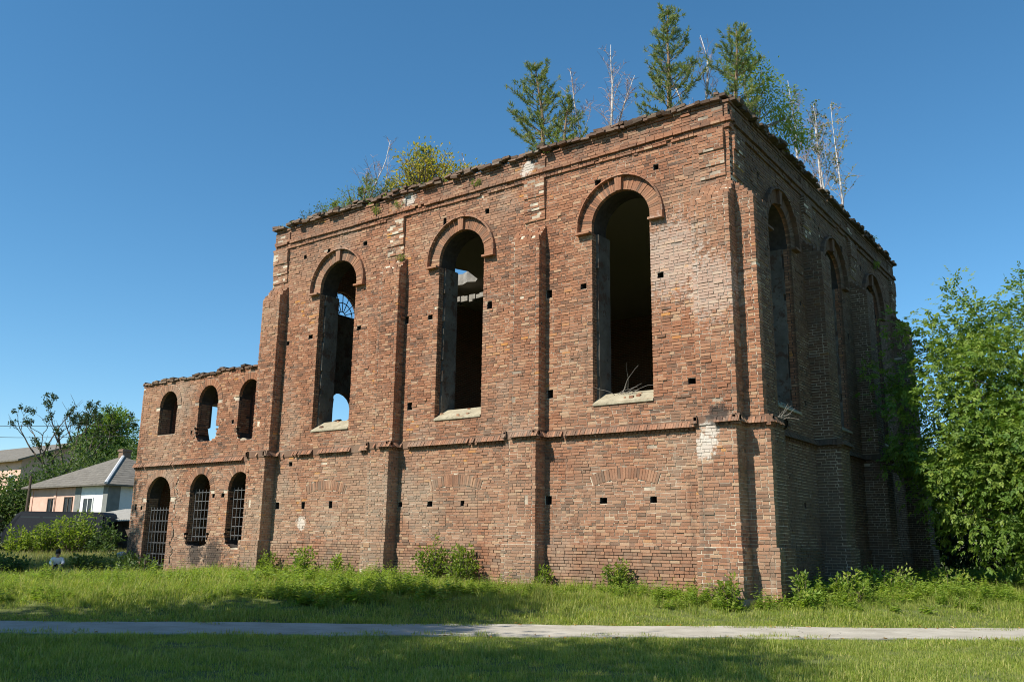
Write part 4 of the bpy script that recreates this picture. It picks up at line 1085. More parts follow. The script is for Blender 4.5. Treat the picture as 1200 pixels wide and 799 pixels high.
def scatter(name, label, pts, scale, cl_objs):
    """one object of many rooted clumps (geometry nodes: each point carries one clump, turned and scaled)"""
    col = bpy.data.collections.new(name+'_source'); SRC.children.link(col)
    for o in cl_objs: col.objects.link(o)
    n = len(pts); me = bpy.data.meshes.new(name); me.vertices.add(n); me.vertices.foreach_set('co', np.asarray(pts, np.float32).ravel())
    me.attributes.new('sc', 'FLOAT', 'POINT').data.foreach_set('value', np.asarray(scale, np.float32))
    me.attributes.new('rot', 'FLOAT', 'POINT').data.foreach_set('value', (R.random(n)*6.283).astype(np.float32))
    me.attributes.new('pick', 'INT', 'POINT').data.foreach_set('value', R.integers(0, len(cl_objs), n).astype(np.int32))
    o = bpy.data.objects.new(name, me); COL.objects.link(o)
    ng = bpy.data.node_groups.new(name+'_scatter', 'GeometryNodeTree')
    ng.interface.new_socket('Geometry', in_out='INPUT', socket_type='NodeSocketGeometry'); ng.interface.new_socket('Geometry', in_out='OUTPUT', socket_type='NodeSocketGeometry')
    N = ng.nodes; gi = N.new('NodeGroupInput'); go = N.new('NodeGroupOutput'); ip = N.new('GeometryNodeInstanceOnPoints'); ci = N.new('GeometryNodeCollectionInfo')
    ci.inputs['Collection'].default_value = col; ci.inputs['Separate Children'].default_value = True; ci.inputs['Reset Children'].default_value = True
    def at(nm, ty):
        a = N.new('GeometryNodeInputNamedAttribute'); a.data_type = ty; a.inputs['Name'].default_value = nm; return a.outputs[0]
    cx = N.new('ShaderNodeCombineXYZ'); ng.links.new(at('rot', 'FLOAT'), cx.inputs[2])
    e2r = N.new('FunctionNodeEulerToRotation'); ng.links.new(cx.outputs[0], e2r.inputs[0])
    ng.links.new(gi.outputs[0], ip.inputs['Points']); ng.links.new(ci.outputs[0], ip.inputs['Instance']); ip.inputs['Pick Instance'].default_value = True
    ng.links.new(at('pick', 'INT'), ip.inputs['Instance Index']); ng.links.new(e2r.outputs[0], ip.inputs['Rotation']); ng.links.new(at('sc', 'FLOAT'), ip.inputs['Scale'])
    ng.links.new(ip.outputs[0], go.inputs[0])
    md = o.modifiers.new('scatter', 'NODES'); md.node_group = ng
    tag(o, label, kind='stuff'); return o
def pdist(x, y): return (x-P0[0])*PN[0]+(y-P0[1])*PN[1]
def in_view(x, y, pad=2.0):
    dx, dy = x-CAM.x, y-CAM.y; z = -math.sin(YAW)*dx+math.cos(YAW)*dy; h = math.cos(YAW)*dx+math.sin(YAW)*dy
    return (z > 5) & (abs(h) < z*0.63+pad)
def in_ruin(x, y): 
    a = (x > -17.1) & (x < 0.05) & (y > -0.05) & (y < 16.2); b_ = (x > -25.1) & (x < -17) & (y > .28) & (y < 8.5)
    for u0, u1 in FBUT: a |= (x > u0-.06) & (x < u1+.06) & (y > -.58) & (y < .1)
    for u0, u1 in EBUT: a |= (y > u0-.06) & (y < u1+.06) & (x < .76) & (x > -.1)
    return a | b_
def nz2(x, y, s): return (np.sin(x*1.1*s+1.3*y*s+.4)+np.sin(x*2.3*s-1.7*y*s+2)+np.sin(-x*.7*s+2.9*y*s+4))/3
def sample(n, x0, x1, y0, y1): return R.uniform(x0, x1, n), R.uniform(y0, y1, n)
def P3(x, y): return np.stack([x, y, gz(x, y)], -1)
sh = [clump_mesh('grass_tuft', M['grass'], 44, h, .10, .0042, 100+i, .7) for i, h in enumerate((.065, .085, .11, .08))]
# lawn either side of the path
x, y = sample(120000, -34, 22, -19, 18); d = pdist(x, y); ok = in_view(x, y) & (abs(d) > .93) & (d < 5.0) & (d > -11) & ~in_ruin(x, y)
dist = np.hypot(x-CAM.x, y-CAM.y); ok &= R.random(len(x)) < np.clip(14/dist, .25, 1); x, y = x[ok], y[ok]; d = pdist(x, y)
sc = R.uniform(.6, 1.25, len(x))*(1+.45*nz2(x, y, .8))*np.where(d > 0, 1.25, 1.0)*np.clip((abs(d)-.75)/.7, .45, 1)
scatter('lawn_grass', 'short green lawn grass on both sides of the footpath', P3(x, y), sc, sh)
x, y = sample(26000, -20, 12, -16, 8); d = pdist(x, y); ok = in_view(x, y) & (abs(d) > .66) & (abs(d) < .98) & (R.random(len(x)) < .5*np.clip(.3+1.2*nz2(x, y, 1.6), 0, 1)); x, y = x[ok], y[ok]
scatter('verge_grass', 'grass creeping over the edges of the footpath', np.stack([x, y, 0*x+.02], -1), R.uniform(.5, 1.2, len(x)), sh)
# taller grass and weeds between path and wall
tg = [clump_mesh('tall_grass_tuft', M['grass'], 26, h, .09, .0055, 120+i, .55) for i, h in enumerate((.26, .34, .22))]
x, y = sample(60000, -34, 16, -12, 20); d = pdist(x, y); ok = in_view(x, y) & (d > 2.0) & (d < 15) & ~in_ruin(x, y) & (x > -33) & (R.random(len(x)) < .62); x, y = x[ok], y[ok]; d = pdist(x, y)
ok = R.random(len(x)) < sst(d, 2.0, 3.4)*(.75+.45*nz2(x, y, .5)); x, y = x[ok], y[ok]; d = pdist(x, y)
ok = ~((x < -17) & (y < .2) & (R.random(len(x)) < .6)); x, y, d = x[ok], y[ok], d[ok]
scatter('tall_grass', 'taller bright grass between the footpath and the ruin', P3(x, y), R.uniform(.6, 1.2, len(x))*(.75+.4*sst(d, 2.5, 6)), tg)
wd = [clump_mesh('weed_plant', M['weed'], 7, h, .07, .004, 140+i, .35, lf, ll) for i, (h, lf, ll) in enumerate(((.42, 17, .095), (.34, 15, .12), (.58, 22, .085), (.26, 13, .15)))]
x, y = sample(42000, -34, 16, -12, 20); d = pdist(x, y); ok = in_view(x, y) & (d > 2.6) & (d < 16) & ~in_ruin(x, y); x, y = x[ok], y[ok]; d = pdist(x, y)
wall_d = np.where(x < -17, .3-y, np.where(x < .1, -y, 9)); wall_d = np.where((x > .1), np.hypot(x-.7, np.minimum(y-.5, 0))*.8, wall_d)
ok = R.random(len(x)) < np.clip(sst(d, 2.0, 3.8)*(.55+.9*nz2(x+3, y, .55))+.55*sst(-wall_d, -1.6, -.2), 0, 1)*.72*np.where((x < -15.5) & (y < -1.0), np.clip(.55+(x+15.5)*.09, .05, 1), 1); x, y = x[ok], y[ok]
sc = R.uniform(.55, 1.2, len(x))*(.85+.45*nz2(x, y, .35))*np.where(x < -7, np.where(x < -16, .62, .88), .9)
scatter('weeds', 'leafy green weeds growing rank along the foot of the walls', P3(x, y), sc, wd)
u = R.uniform(0, 33, 1500); e = u > 17; x = np.where(e, -.15-R.random(1500)*.5, -17+u); y = np.where(e, .6+(u-17)*.95, .02+R.random(1500)*.55)
ok = R.random(1500) < np.clip(.30+.9*nz2(x*1.5, y*1.5, .6)+np.where((x < -9) & ~e, .25, 0), 0, 1); x, y = x[ok], y[ok]
scatter('wall_head_grass', 'dry grass and moss tufts rooted along the broken wall head', np.stack([x, y, 12.31+0*x], -1), R.uniform(.35, 1.0, len(x)), [clump_mesh('dry_tuft', M['meadow'], 16, .26, .06, .005, 190, .6), clump_mesh('moss_tuft', M['weed'], 6, .16, .06, .004, 191, .5, 12, .05)])
# meadow to the left and the strip beyond the tree
mg = [clump_mesh('meadow_tuft', M['meadow'], 30, h, .16, .010, 160+i, .5) for i, h in enumerate((.36, .46, .3))]
x, y = sample(60000, -75, -20, -8, 32); d = pdist(x, y); ok = in_view(x, y, 4) & ~in_ruin(x, y) & ((y > .5) | (x < -28)) & (x < -25.2) & (d > 9+2*np.sin(x*.4)); x, y = x[ok], y[ok]
scatter('meadow_grass', 'pale sunlit meadow grass beyond the wing', P3(x, y), R.uniform(.6, 1.2, len(x)), mg)
x, y = sample(7000, 0, 16, 3, 28); ok = in_view(x, y, 3) & ~in_ruin(x, y) & (pdist(x, y) > 8+1.2*np.sin(x*2)); x, y = x[ok], y[ok]
scatter('shade_weeds', 'low nettles under the big tree beside the ruin', P3(x, y), R.uniform(.6, 1.3, len(x)), [clump_mesh('nettle_plant', M['weed'], 6, .3, .08, .004, 180, .3, 15, .09)])
# fallen leaves along the path edge
x, y = sample(9000, -20, 10, -14, 8); d = pdist(x, y); ok = in_view(x, y) & (abs(abs(d)-1.05) < .25) & (R.random(len(x)) < .45); x, y = x[ok], y[ok]
Pl = P3(x, y)+np.array([0, 0, .035]); Dl = R.normal(size=(len(x), 3))*np.array([1, 1, .15])
tag(leaves('fallen_leaves', Pl, Dl, R.uniform(.05, .10, len(x)), .05, M['fallen'], None, None, np.tile([0, 0, 1.0], (len(x), 1))), 'scattered yellow and brown fallen leaves along the path edges', kind='stuff')

# single plants at the foot of the wall
def weed_bush(label, x, y, size, n, seed, mat='leaf_lime', L=.10, group='saplings at the foot of the ruin'):
    return bush(label, (x, y, float(gz(x, y))), size, n, mat, seed, L, group, 'sapling', 'sapling', .6, .8)
weed_bush('tall leafy sapling left of the pair below the middle blind arch', -8.75, -.5, (.5, .38, 1.45), 30, 201)
weed_bush('rounded sapling right of the pair below the middle blind arch', -7.65, -.5, (.5, .38, 1.35), 32, 202)
weed_bush('dark leafy sapling under the right front window', -3.1, -.4, (.38, .3, .95), 18, 203)
weed_bush('small pale sapling in the nook of the near corner', .05, -1.0, (.45, .3, .75), 14, 204)
weed_bush('thin weed stem beside the middle right buttress', -5.1, -.4, (.2, .2, .75), 8, 205)
weed_bush('leafy weed beside the left corner buttress', -15.75, -.4, (.45, .3, 1.0), 14, 206)
weed_bush('tall weed under the left front window', -13.7, -.7, (.6, .4, 1.15), 18, 207, 'weed')
weed_bush('upright weed right of the left front window', -12.3, -.6, (.3, .3, .95), 10, 208, 'weed')
weed_bush('nettle clump right of the near corner', 1.1, .1, (.4, .35, .8), 12, 209, 'weed')
weed_bush('spiky weed in front of the shaded side wall', 1.75, 1.6, (.45, .4, .85), 14, 210, 'weed')
weed_bush('broad weed at the foot of the first side buttress', 1.9, 4.2, (.7, .6, .8), 20, 211, 'weed')
weed_bush('weed clump at the edge of the tree shade', 2.9, 6.5, (.7, .6, .85), 20, 212, 'weed')

# ---- the trees whose shade falls across the foreground, standing left of and behind the camera
def shade_tree(label, x, y, H, rad, seed):
    z = float(gz(x, y))
    broadleaf('park_tree', label, (x, y, z), H, [(0, 0, H*.62, rad, rad, H*.26), (rad*.45, -rad*.2, H*.52, rad*.62, rad*.62, H*.2), (-rad*.4, rad*.35, H*.5, rad*.6, rad*.6, H*.2), (0, 0, H*.82, rad*.6, rad*.6, H*.16)], 0.30, 420, 36, M['leaf_dark'], M['bark'], seed, 'park trees behind the photographer', .24, .2, .55, 16)
for k, (x, y, H, rad) in enumerate(((-3.0, -22.6, 18, 3.9), (-8.2, -25.8, 18, 4.4), (-8.0, -21.2, 16, 2.7), (-30.5, -12.2, 17, 4.6), (-11.6, -24.0, 17, 3.9), (-8.4, -17.3, 16, 2.3))):
    shade_tree(['tall leafy park tree nearest the photographer on the left', 'park tree second from the photographer on the left', 'slim park tree beside the path, nearest the left edge of the picture', 'leafy park tree far off to the left beside the path', 'park tree midway along the row on the left', 'narrow park tree standing closest to the footpath'][k], x, y, H, rad, 300+k)

# ================================================================ the yard and houses beyond, at the left
M['pink'] = plain('faded_pink_plaster', (0.62, 0.40, 0.31), 0.9, 0.16, 1.6, 0.2)
M['white'] = plain('white_plaster', (0.72, 0.72, 0.70), 0.9, 0.08, 2, 0.2)
M['greyband'] = plain('grey_plaster_band', (0.20, 0.205, 0.19), 0.9, 0.2, 3, 0.2)
M['slate'] = plain('grey_fibre_slate', (0.155, 0.14, 0.118), 0.95, 0.35, 3, 0.4)
M['ridge'] = plain('pale_ridge_capping', (0.50, 0.50, 0.50), 0.7, 0.2, 3, 0.2)
M['timber'] = plain('weathered_dark_boards', (0.10, 0.078, 0.062), 0.95, 0.4, 5, 0.5)
M['sheet'] = plain('dusty_corrugated_sheet', (0.36, 0.34, 0.30), 0.8, 0.2, 3, 0.1)
M['chimney'] = plain('brown_chimney_brick', (0.20, 0.135, 0.095), 0.95, 0.3, 8, 0.5)
t = NT('window_glass'); t.col((0.03, 0.035, 0.04)); t.rough(0.25); t.b.inputs['Specular IOR Level'].default_value = 0.4; M['glass'] = t.m
t = NT('dark_van_paint'); t.col((0.010, 0.012, 0.018)); t.rough(0.6); M['van'] = t.m
t = NT('rubber'); t.col((0.02, 0.02, 0.02)); t.rough(0.85); M['rubber'] = t.m
t = NT('hub_metal'); t.col((0.35, 0.35, 0.36)); t.rough(0.4); t.b.inputs['Metallic'].default_value = 0.8; M['hub'] = t.m

def window_part(par, x0, x1, y, z0, z1, frame, ny=-1):
    b = MB(); w = .07
    for (a, c, d, e) in ((x0, x1, z0, z0+w), (x0, x1, z1-w, z1), (x0, x0+w, z0+w, z1-w), (x1-w, x1, z0+w, z1-w), ((x0+x1)/2-.03, (x0+x1)/2+.03, z0+w, z1-w)):
        b.box(a, c, y+ny*.05, y+.02, d, e)
    f = b.build('window', frame, par); g = MB(); g.box(x0+.02, x1-.02, y-.012, y+.03, z0+.02, z1-.02); g.build('pane', M['glass'], f); return f

def hip_house():
    x0, x1, y0, y1 = -55.6, -45.75, 10.9, 18.2; zg = 0.6; ze = 4.72; r = empty('house', (0, 0, 0))
    tag(r, 'low pink and white house with a grey hipped roof beyond the meadow', 'house')
    xm = -49.4
    b = MB(); b.box(x0, xm, y0, y1, zg-.4, ze); b.build('wall', M['pink'], r)
    b = MB(); b.box(xm+.001, x1, y0, y1, zg-.4, ze); b.build('wall', M['white'], r)['label'] = 'white plastered wall'
    b = MB(); b.box(xm-.25, xm+.45, y0-.035, y0+.1, zg-.3, ze-.002); b.build('corner_band', M['greyband'], r); b = MB(); b.box(x1-.5, x1+.035, y0-.035, y0+.8, zg-.3, ze-.002); b.build('corner_band', M['greyband'], r)
    b = MB()
    for x in (-55.5, -52.35): b = MB(); b.box(x, x+.28, y0-.05, y0+.05, zg-.3, ze-.003); b.build('pilaster', M['pink'], r)
    ap = Vector((-50.7, 14.5, 6.98)); ap2 = Vector((-51.3, 14.6, 6.98)); o = .5
    c = [(x0-o, y0-o, ze), (x1+o, y0-o, ze), (x1+o, y1+o, ze), (x0-o, y1+o, ze)]
    b = MB(); th = .07
    vs = c+[tuple(ap2), tuple(ap)]+[(p[0], p[1], p[2]-th) for p in c]
    b.add(vs, [(0, 1, 5, 4), (1, 2, 5), (2, 3, 4, 5), (3, 0, 4), (6, 7, 1, 0), (7, 8, 2, 1), (8, 9, 3, 2), (9, 6, 0, 3), (9, 8, 7, 6)]); rf = b.build('roof', M['slate'], r)
    # courses of slates on the two seen slopes, each a thin lapped strip
    b = MB(); n = 13
    for side, (A, B_, T0, T1) in enumerate(((Vector(c[0]), Vector(c[1]), ap2, ap), (Vector(c[1]), Vector(c[2]), ap, ap))):
        nrm = (B_-A).cross(T0-A).normalized()
        if nrm.z < 0: nrm = -nrm
        for i in range(n):
            t0 = i/n; t1 = (i+1.15)/n; t1 = min(t1, .999)
            p = [A.lerp(T0, t0), B_.lerp(T1, t0), B_.lerp(T1, t1), A.lerp(T0, t1)]
            lo = nrm*.022; hi = nrm*.008
            b.hexa([p[0]-nrm*.01, p[1]-nrm*.01, p[2]-nrm*.01, p[3]-nrm*.01, p[0]+lo, p[1]+lo, p[2]+hi, p[3]+hi], random.random())
    b.build('slate_course', M['slate'], rf)['kind'] = 'stuff'
    b = MB()
    b.tube([Vector(c[1])+Vector((0, 0, .05)), ap+Vector((0, 0, .06))], [.10, .10], 6)
    b.build('ridge_capping', M['ridge'], rf)
    b = MB(); b.box(-51.1, -50.55, 14.35, 14.95, 6.4, 7.5); b.box(-51.16, -50.49, 14.29, 15.01, 7.33, 7.45); b.build('chimney', M['chimney'], rf)
    window_part(r, -53.1, -52.1, y0-.01, 2.7, 4.0, M['timber']); window_part(r, -50.95, -49.9, y0-.01, 2.9, 4.05, M['timber']); window_part(r, -48.55, -47.35, y0-.01, 2.85, 3.95, M['white'])
    b = MB(); b.box(-48.5, -47.9, y0-.4, y0-.02, 2.3, 2.75); b.tube([(-48.2, y0-.405, 2.52), (-48.2, y0-.43, 2.52)], [.17, .17], 12); b.build('air_conditioner', M['white'], r)
hip_house()
def back_house():
    r = empty('house', (0, 0, 0)); tag(r, 'taller pink house with a grey gable roof behind the trees at the left edge', 'house')
    x0, x1, y0, y1 = -99.5, -81.3, 21.8, 33; ze = 8.9
    b = MB(); b.box(x0, x1, y0, y1, .2, ze); b.add([(x1, y0, ze), (x1, y1, ze), (x1, (y0+y1)/2, ze+1.9), (x0, y0, ze), (x0, y1, ze), (x0, (y0+y1)/2, ze+1.9)], [(0, 1, 2), (3, 5, 4), (0, 2, 5, 3), (1, 4, 5, 2)]); b.build('wall', M['pink'], r)
    b = MB(); o = .7; ym = (y0+y1)/2
    for s, yy in ((-1, y0-o), (1, y1+o)):
        zl = ze-o*.55+.02
        b.hexa([(x0-o, yy, zl), (x1+o, yy, zl), (x1+o, ym, ze+1.95), (x0-o, ym, ze+1.95), (x0-o, yy, zl+.16), (x1+o, yy, zl+.16), (x1+o, ym, ze+2.12), (x0-o, ym, ze+2.12)])
    b.build('roof', M['slate'], r)
    for x in (-96, -91.5, -87, -83.5): window_part(r, x, x+1.3, y0-.01, 5.6, 7.3, M['white'])
back_house()
def shed():
    r = empty('shed', (0, 0, 0)); tag(r, 'dark timber shed with a dusty corrugated sheet roof beside the wing', 'shed')
    x0, x1, y0, y1 = -42.6, -36.2, 7.2, 10.2
    x = x0; rr = random.Random(2)
    while x < x1:
        b = MB(); w = rr.uniform(.24, .34); b.box(x+.008, min(x+w, x1), y0+rr.uniform(-.012, .012), y0+.05, .3, 2.36+rr.uniform(-.03, .0)); b.build('board', M['timber'], r); x += w
    b = MB(); b.box(x0, x1, y0+.06, y1, .2, 2.35); b.build('wall', M['timber'], r)
    b = MB(); n = 96; V = []; F = []
    for i in range(n+1):
        xx = x0-.3+(x1-x0+.6)*i/n; dz = .025*math.sin(i*2*PI/3.0)
        V += [(xx, y0-.45, 2.42+dz), (xx, y1+.3, 3.15+dz), (xx, y0-.45, 2.395+dz), (xx, y1+.3, 3.125+dz)]
        if i: k = 4*i; F += [(k-4, k, k+1, k-3), (k-2, k-1, k+3, k+2), (k-4, k-2, k+2, k), (k-3, k+1, k+3, k-1)]
    b.add(V, F); b.build('roof', M['sheet'], r)
shed()
def van():
    r = empty('parked_van', (-39.2, 4.9, float(gz(-39.2, 4.9))+.1)); r.rotation_euler = (0, 0, math.radians(36)); tag(r, 'long dark van parked behind the bushes in front of the pink house', 'van')
    bm = bmesh.new(); prof = [(-2.55, .35), (-2.6, .75), (-2.5, 1.15), (-1.95, 1.98), (-1.7, 2.06), (2.4, 2.06), (2.55, 1.9), (2.6, .35)]
    W = .93
    L = [[bm.verts.new((x, s*(W-(.13 if z > 1.15 else 0)), z)) for x, z in prof] for s in (-1, 1)]
    bm.faces.new(L[0][::-1]); bm.faces.new(L[1])
    for i in range(len(prof)): bm.faces.new((L[0][i], L[0][(i+1) % 8], L[1][(i+1) % 8], L[1][i]))
    bmesh.ops.bevel(bm, geom=bm.edges[:], offset=.06, segments=2, affect='EDGES'); bmesh.ops.recalc_face_normals(bm, faces=bm.faces)
    me = bpy.data.meshes.new('body'); bm.to_mesh(me); bm.free(); me.materials.append(M['van']); o = bpy.data.objects.new('body', me); COL.objects.link(o); o.parent = r
    b = MB(); b.hexa([(-2.43, -.74, 1.22), (-2.43, .74, 1.22), (-2.0, .72, 1.9), (-2.0, -.72, 1.9), (-2.47, -.74, 1.24), (-2.47, .74, 1.24), (-2.04, .72, 1.92), (-2.04, -.72, 1.92)]); b.build('windscreen', M['glass'], r)
    for s in (-1, 1):
        for (a, c) in ((-1.75, -.75), (-.6, .85), (1.0, 2.3)):
            b = MB(); b.box(a, c, s*.80 if s > 0 else -.822, s*.822 if s > 0 else -.80, 1.25, 1.8); b.build('side_window', M['glass'], r)
        for x in (-1.65, 1.65):
            wh = empty('wheel', (x, s*.86, .33)); wh.parent = r
            b = MB(); b.tube([(0, -.1, 0), (0, .1, 0)], [.33, .33], 18); b.build('tyre', M['rubber'], wh); b = MB(); b.tube([(0, -.11, 0), (0, .11, 0)], [.19, .19], 12); b.build('rim', M['hub'], wh)
        b = MB(); b.box(-2.66, -2.58, s*.68-.16, s*.68+.16, .78, .98); b.build('headlight', M['glass'], r)
van()
b = MB(); b.tube([(-53.0, 9.5, .5), (-52.85, 9.45, 5.4)], [.10, .08], 7); tag(b.build('wooden_post', M['bark']), 'thin dark post standing left of the pink house', 'post')
b = MB()
for dz in (0, .9): b.tube([Vector((-78+i*2.6, 6.0+i*1.55, 10.6-dz-.35*math.sin(PI*i/8)-i*.06)) for i in range(9)], [.02]*9, 4)
tag(b.build('power_line', M['darkiron']), 'pair of thin power lines crossing the sky to the bare tree', 'cable')

# trees of the yard
def mistletoe_tree():
    rr = random.Random(77); g = np.random.default_rng(77); base = (-67.6, 19.2, .8); root = empty('dying_tree', base); tag(root, 'half dead tree with bare forking limbs and balls of mistletoe', 'tree')
    b = MB(); P, D = [], []; cl = []
    def rec(p, d, L, r, lv):
        pts = wander(p, d, L, 5, .10, .03, rr); b.tube(pts, taper(r, r*.55, 6), 6 if lv < 2 else 4)
        if lv >= 2:
            if rr.random() < (.26 if lv == 2 else .34): cl.append((np.array(pts[-1]), rr.uniform(.16, .36)))
        if lv < 4:
            for k in range(rr.randint(2, 3) if lv else 4):
                t = rr.uniform(.5, 1) if k else 1; q, dd = lerp_on(pts, min(t, .999)); a = rr.random()*6.28; s = .75 if lv < 2 else .9
                rec(q, dd+Vector((math.cos(a)*s, math.sin(a)*s, rr.uniform(-.05, .3))), L*rr.uniform(.5, .72), r*.5, lv+1)
    rec((0, 0, -.2), (.0, 0, 1), 6.2, .27, 0)
    for dirv in ((-.9, -.6, .42), (.55, .4, .9), (-.35, -.2, 1)): rec((0, 0, 5.2), dirv, 3.6, .14, 1)
    b.build('trunk', M['bark'], root, smooth=True)
    for c, rad in cl:
        n = int(60*rad/.3); P += list(c+g.normal(size=(n, 3))*rad*.5); D += list(g.normal(size=(n, 3)))
    L = g.uniform(.14, .24, len(P)); leaves('mistletoe', np.array(P), np.array(D), L, L*.6, M['leaf_dark'], root)
mistletoe_tree()
broadleaf('round_tree', 'round crowned green tree rising behind the roof of the low house', (-69.2, 23.6, .8), 12.8, [(0, 0, 9.7, 2.5, 2.5, 2.6), (-.9, -.8, 8.6, 1.9, 1.9, 1.7), (.9, .8, 8.4, 2.0, 2.0, 1.7), (.3, .2, 11.2, 1.5, 1.5, 1.2), (-.9, -.7, 10.7, 1.2, 1.2, 1.0)], .26, 420, 30, M['leaf'], M['bark'], 81, r0=.25, clump_r=.34, nlimb=26)
def dense(label, x, y, H, w, seed, mat='leaf_mid', n=340, L=.27, name='dense_tree', cat='tree', grp='dense trees behind the houses'):
    broadleaf(name, label, (x, y, .7), H, [(0, 0, H*.55, w, w, H*.40), (-w*.5, -w*.3, H*.40, w*.75, w*.75, H*.3), (w*.5, w*.35, H*.42, w*.75, w*.75, H*.32), (0, 0, H*.25, w, w, H*.22)], L, n, 26, M[mat], M['bark'], seed, grp, .2, .1, .42, 12)
dense('dense dark green tree between the two pink houses', -60.2, 14.6, 7.0, 3.2, 91); dense('dense green tree with the highest crown behind the slate roof', -58.0, 16.5, 9.0, 3.0, 92); dense('spreading green tree behind the chimney', -56.4, 19.5, 8.8, 3.0, 93)
dense('low green tree filling the gap beside the thin post', -62.5, 12.6, 5.6, 2.6, 94); dense('dark tree farther back behind the chimney', -60.5, 22.5, 9.2, 3.0, 95)
def spruce():
    rr = random.Random(6); g = np.random.default_rng(6); base = (-57.3, 8.2, .7); H = 7.3; root = empty('spruce_tree', base); tag(root, 'dark spruce tree cut by the left edge of the picture', 'tree')
    b = MB(); b.tube([(0, 0, -.2), (0, 0, H)], [.16, .02], 7); P, D = [], []
    for w in range(22):
        t = .06+.92*w/22; z = H*t; R_ = 2.1*(1-t)**.85+.15
        for k in range(9):
            a = rr.random()*6.28; L = R_*rr.uniform(.7, 1.1); pts = [Vector((0, 0, z)), Vector((math.cos(a)*L*.5, math.sin(a)*L*.5, z-L*.10)), Vector((math.cos(a)*L, math.sin(a)*L, z-L*.16+.1))]; b.tube(pts, [.03, .02, .008], 4)
            for j in range(int(16*L)+6):
                q, dd = lerp_on(pts, rr.uniform(.15, 1)); P.append(q+Vector((rr.gauss(0, .07), rr.gauss(0, .07), -rr.random()*.22))); D.append(dd+Vector((rr.gauss(0, .6), rr.gauss(0, .6), -.5)))
    b.build('trunk', M['bark'], root); L = g.uniform(.18, .34, len(P)); leaves('crown', np.array(P), np.array(D), L, L*.35, M['spruce'], root)
spruce()
for k, (x, y, sx, h, n, mt, lab) in enumerate(((-38.2, 2.3, .9, 1.8, 26, 'leaf_lime', 'light green bush with upright shoots in front of the van cab'), (-37.0, 3.2, 1.0, 2.15, 30, 'leaf_lime', 'bright bush with layered shoots halfway along the van'), (-35.9, 4.0, 1.3, 2.8, 38, 'leaf_lime', 'tallest bright green bush at the tail of the van'), (-35.0, 4.9, 1.0, 2.1, 30, 'leaf_mid', 'dark green bush hiding the left end of the shed'),
        (-33.4, 6.4, .7, 1.7, 22, 'leaf_lime', 'light green bush between the shed and the corner of the wing'), (-39.9, 1.3, 1.2, 1.3, 26, 'leaf_dark', 'dark weedy bush at the left edge below the van'), (-41.5, .2, 1.3, 1.3, 26, 'leaf_dark', 'dark bush farthest left along the edge of the meadow'), (-34.2, 4.4, .8, 1.1, 18, 'leaf_mid', 'low bush at the foot of the shed boards'))):
    bush(lab, (x, y, float(gz(x, y))), (sx, sx*.8, h), n, mt, 400+k, .17, 'bushes along the far edge of the meadow', upr=1.1)
for k, (x, y, s, h, lab) in enumerate(((-28.3, -2.6, 1.1, .85, 'dark leafy clump left of the crouching person'), (-25.4, -.9, .9, .75, 'dark weed clump right of the crouching person'), (-23.4, -.7, 1.0, .75, 'burdock clump between the person and the pale stone'), (-20.9, -1.6, .9, .7, 'leafy clump around the thin stake'), (-30.8, -3.4, 1.2, .8, 'weed clump at the far left edge of the lawn'))):
    bush(lab, (x, y, float(gz(x, y))), (s, s*.7, h), 26, 'leaf_mid', 430+k, .13, 'weed clumps on the left', cat='weed clump', name='weed_clump', aspect=.7, upr=.9)

# trees beyond the right side, behind the big tree
for k, (x, y, H, w, lab) in enumerate(((0.2, 21.5, 6.5, 2.0, 'dark tree in the gloom just behind the far corner of the ruin'), (2.7, 22.5, 7.5, 2.2, 'dark tree filling the gap between the ruin and the big bushy tree'), (5.2, 20.0, 6.0, 2.4, 'low dark thicket tree under the big bushy tree'), (9.0, 23.0, 10.5, 3.0, 'tall tree far behind the big bushy tree at the right edge'), (-2.5, 27.0, 7.0, 2.6, 'tree farthest back, hidden behind the far corner of the ruin'))):
    broadleaf('back_tree', lab, (x, y, .3), H, [(0, 0, H*.6, w, w, H*.38), (-w*.4, -w*.3, H*.32, w*.9, w*.8, H*.3), (w*.4, w*.2, H*.3, w*.9, w*.8, H*.28), (0, -.3, .9, w, w*.8, .9)], .17, 330, 34, M['leaf_dark'], M['bark'], 97+k, clump_r=.4, group='trees beyond the ruin at the right', droop=.1)

# stone, stake
bm = bmesh.new(); bmesh.ops.create_icosphere(bm, subdivisions=3, radius=.17)
for v in bm.verts: v.co = Vector((v.co.x*1.25, v.co.y*.9, v.co.z*.8))*(1+.12*math.sin(v.co.x*17+v.co.y*9)+.08*math.sin(v.co.z*23))
me = bpy.data.meshes.new('pale_stone'); bm.to_mesh(me); bm.free(); me.materials.append(plain('pale_limestone', (.26, .27, .27), .9, .25, 6, .4)); o = bpy.data.objects.new('pale_stone', me); COL.objects.link(o); o.location = (-26.6, 1.0, float(gz(-26.6, 1.0))+.45)
tag(o, 'pale grey block of stone showing above the weeds by the wing', 'stone')
b = MB(); b.tube([(-20.4, -1.75, .0), (-20.38, -1.75, .78)], [.03, .027], 6); tag(b.build('stake', M['timber']), 'thin dark stake stuck in the grass on the left', 'stake')

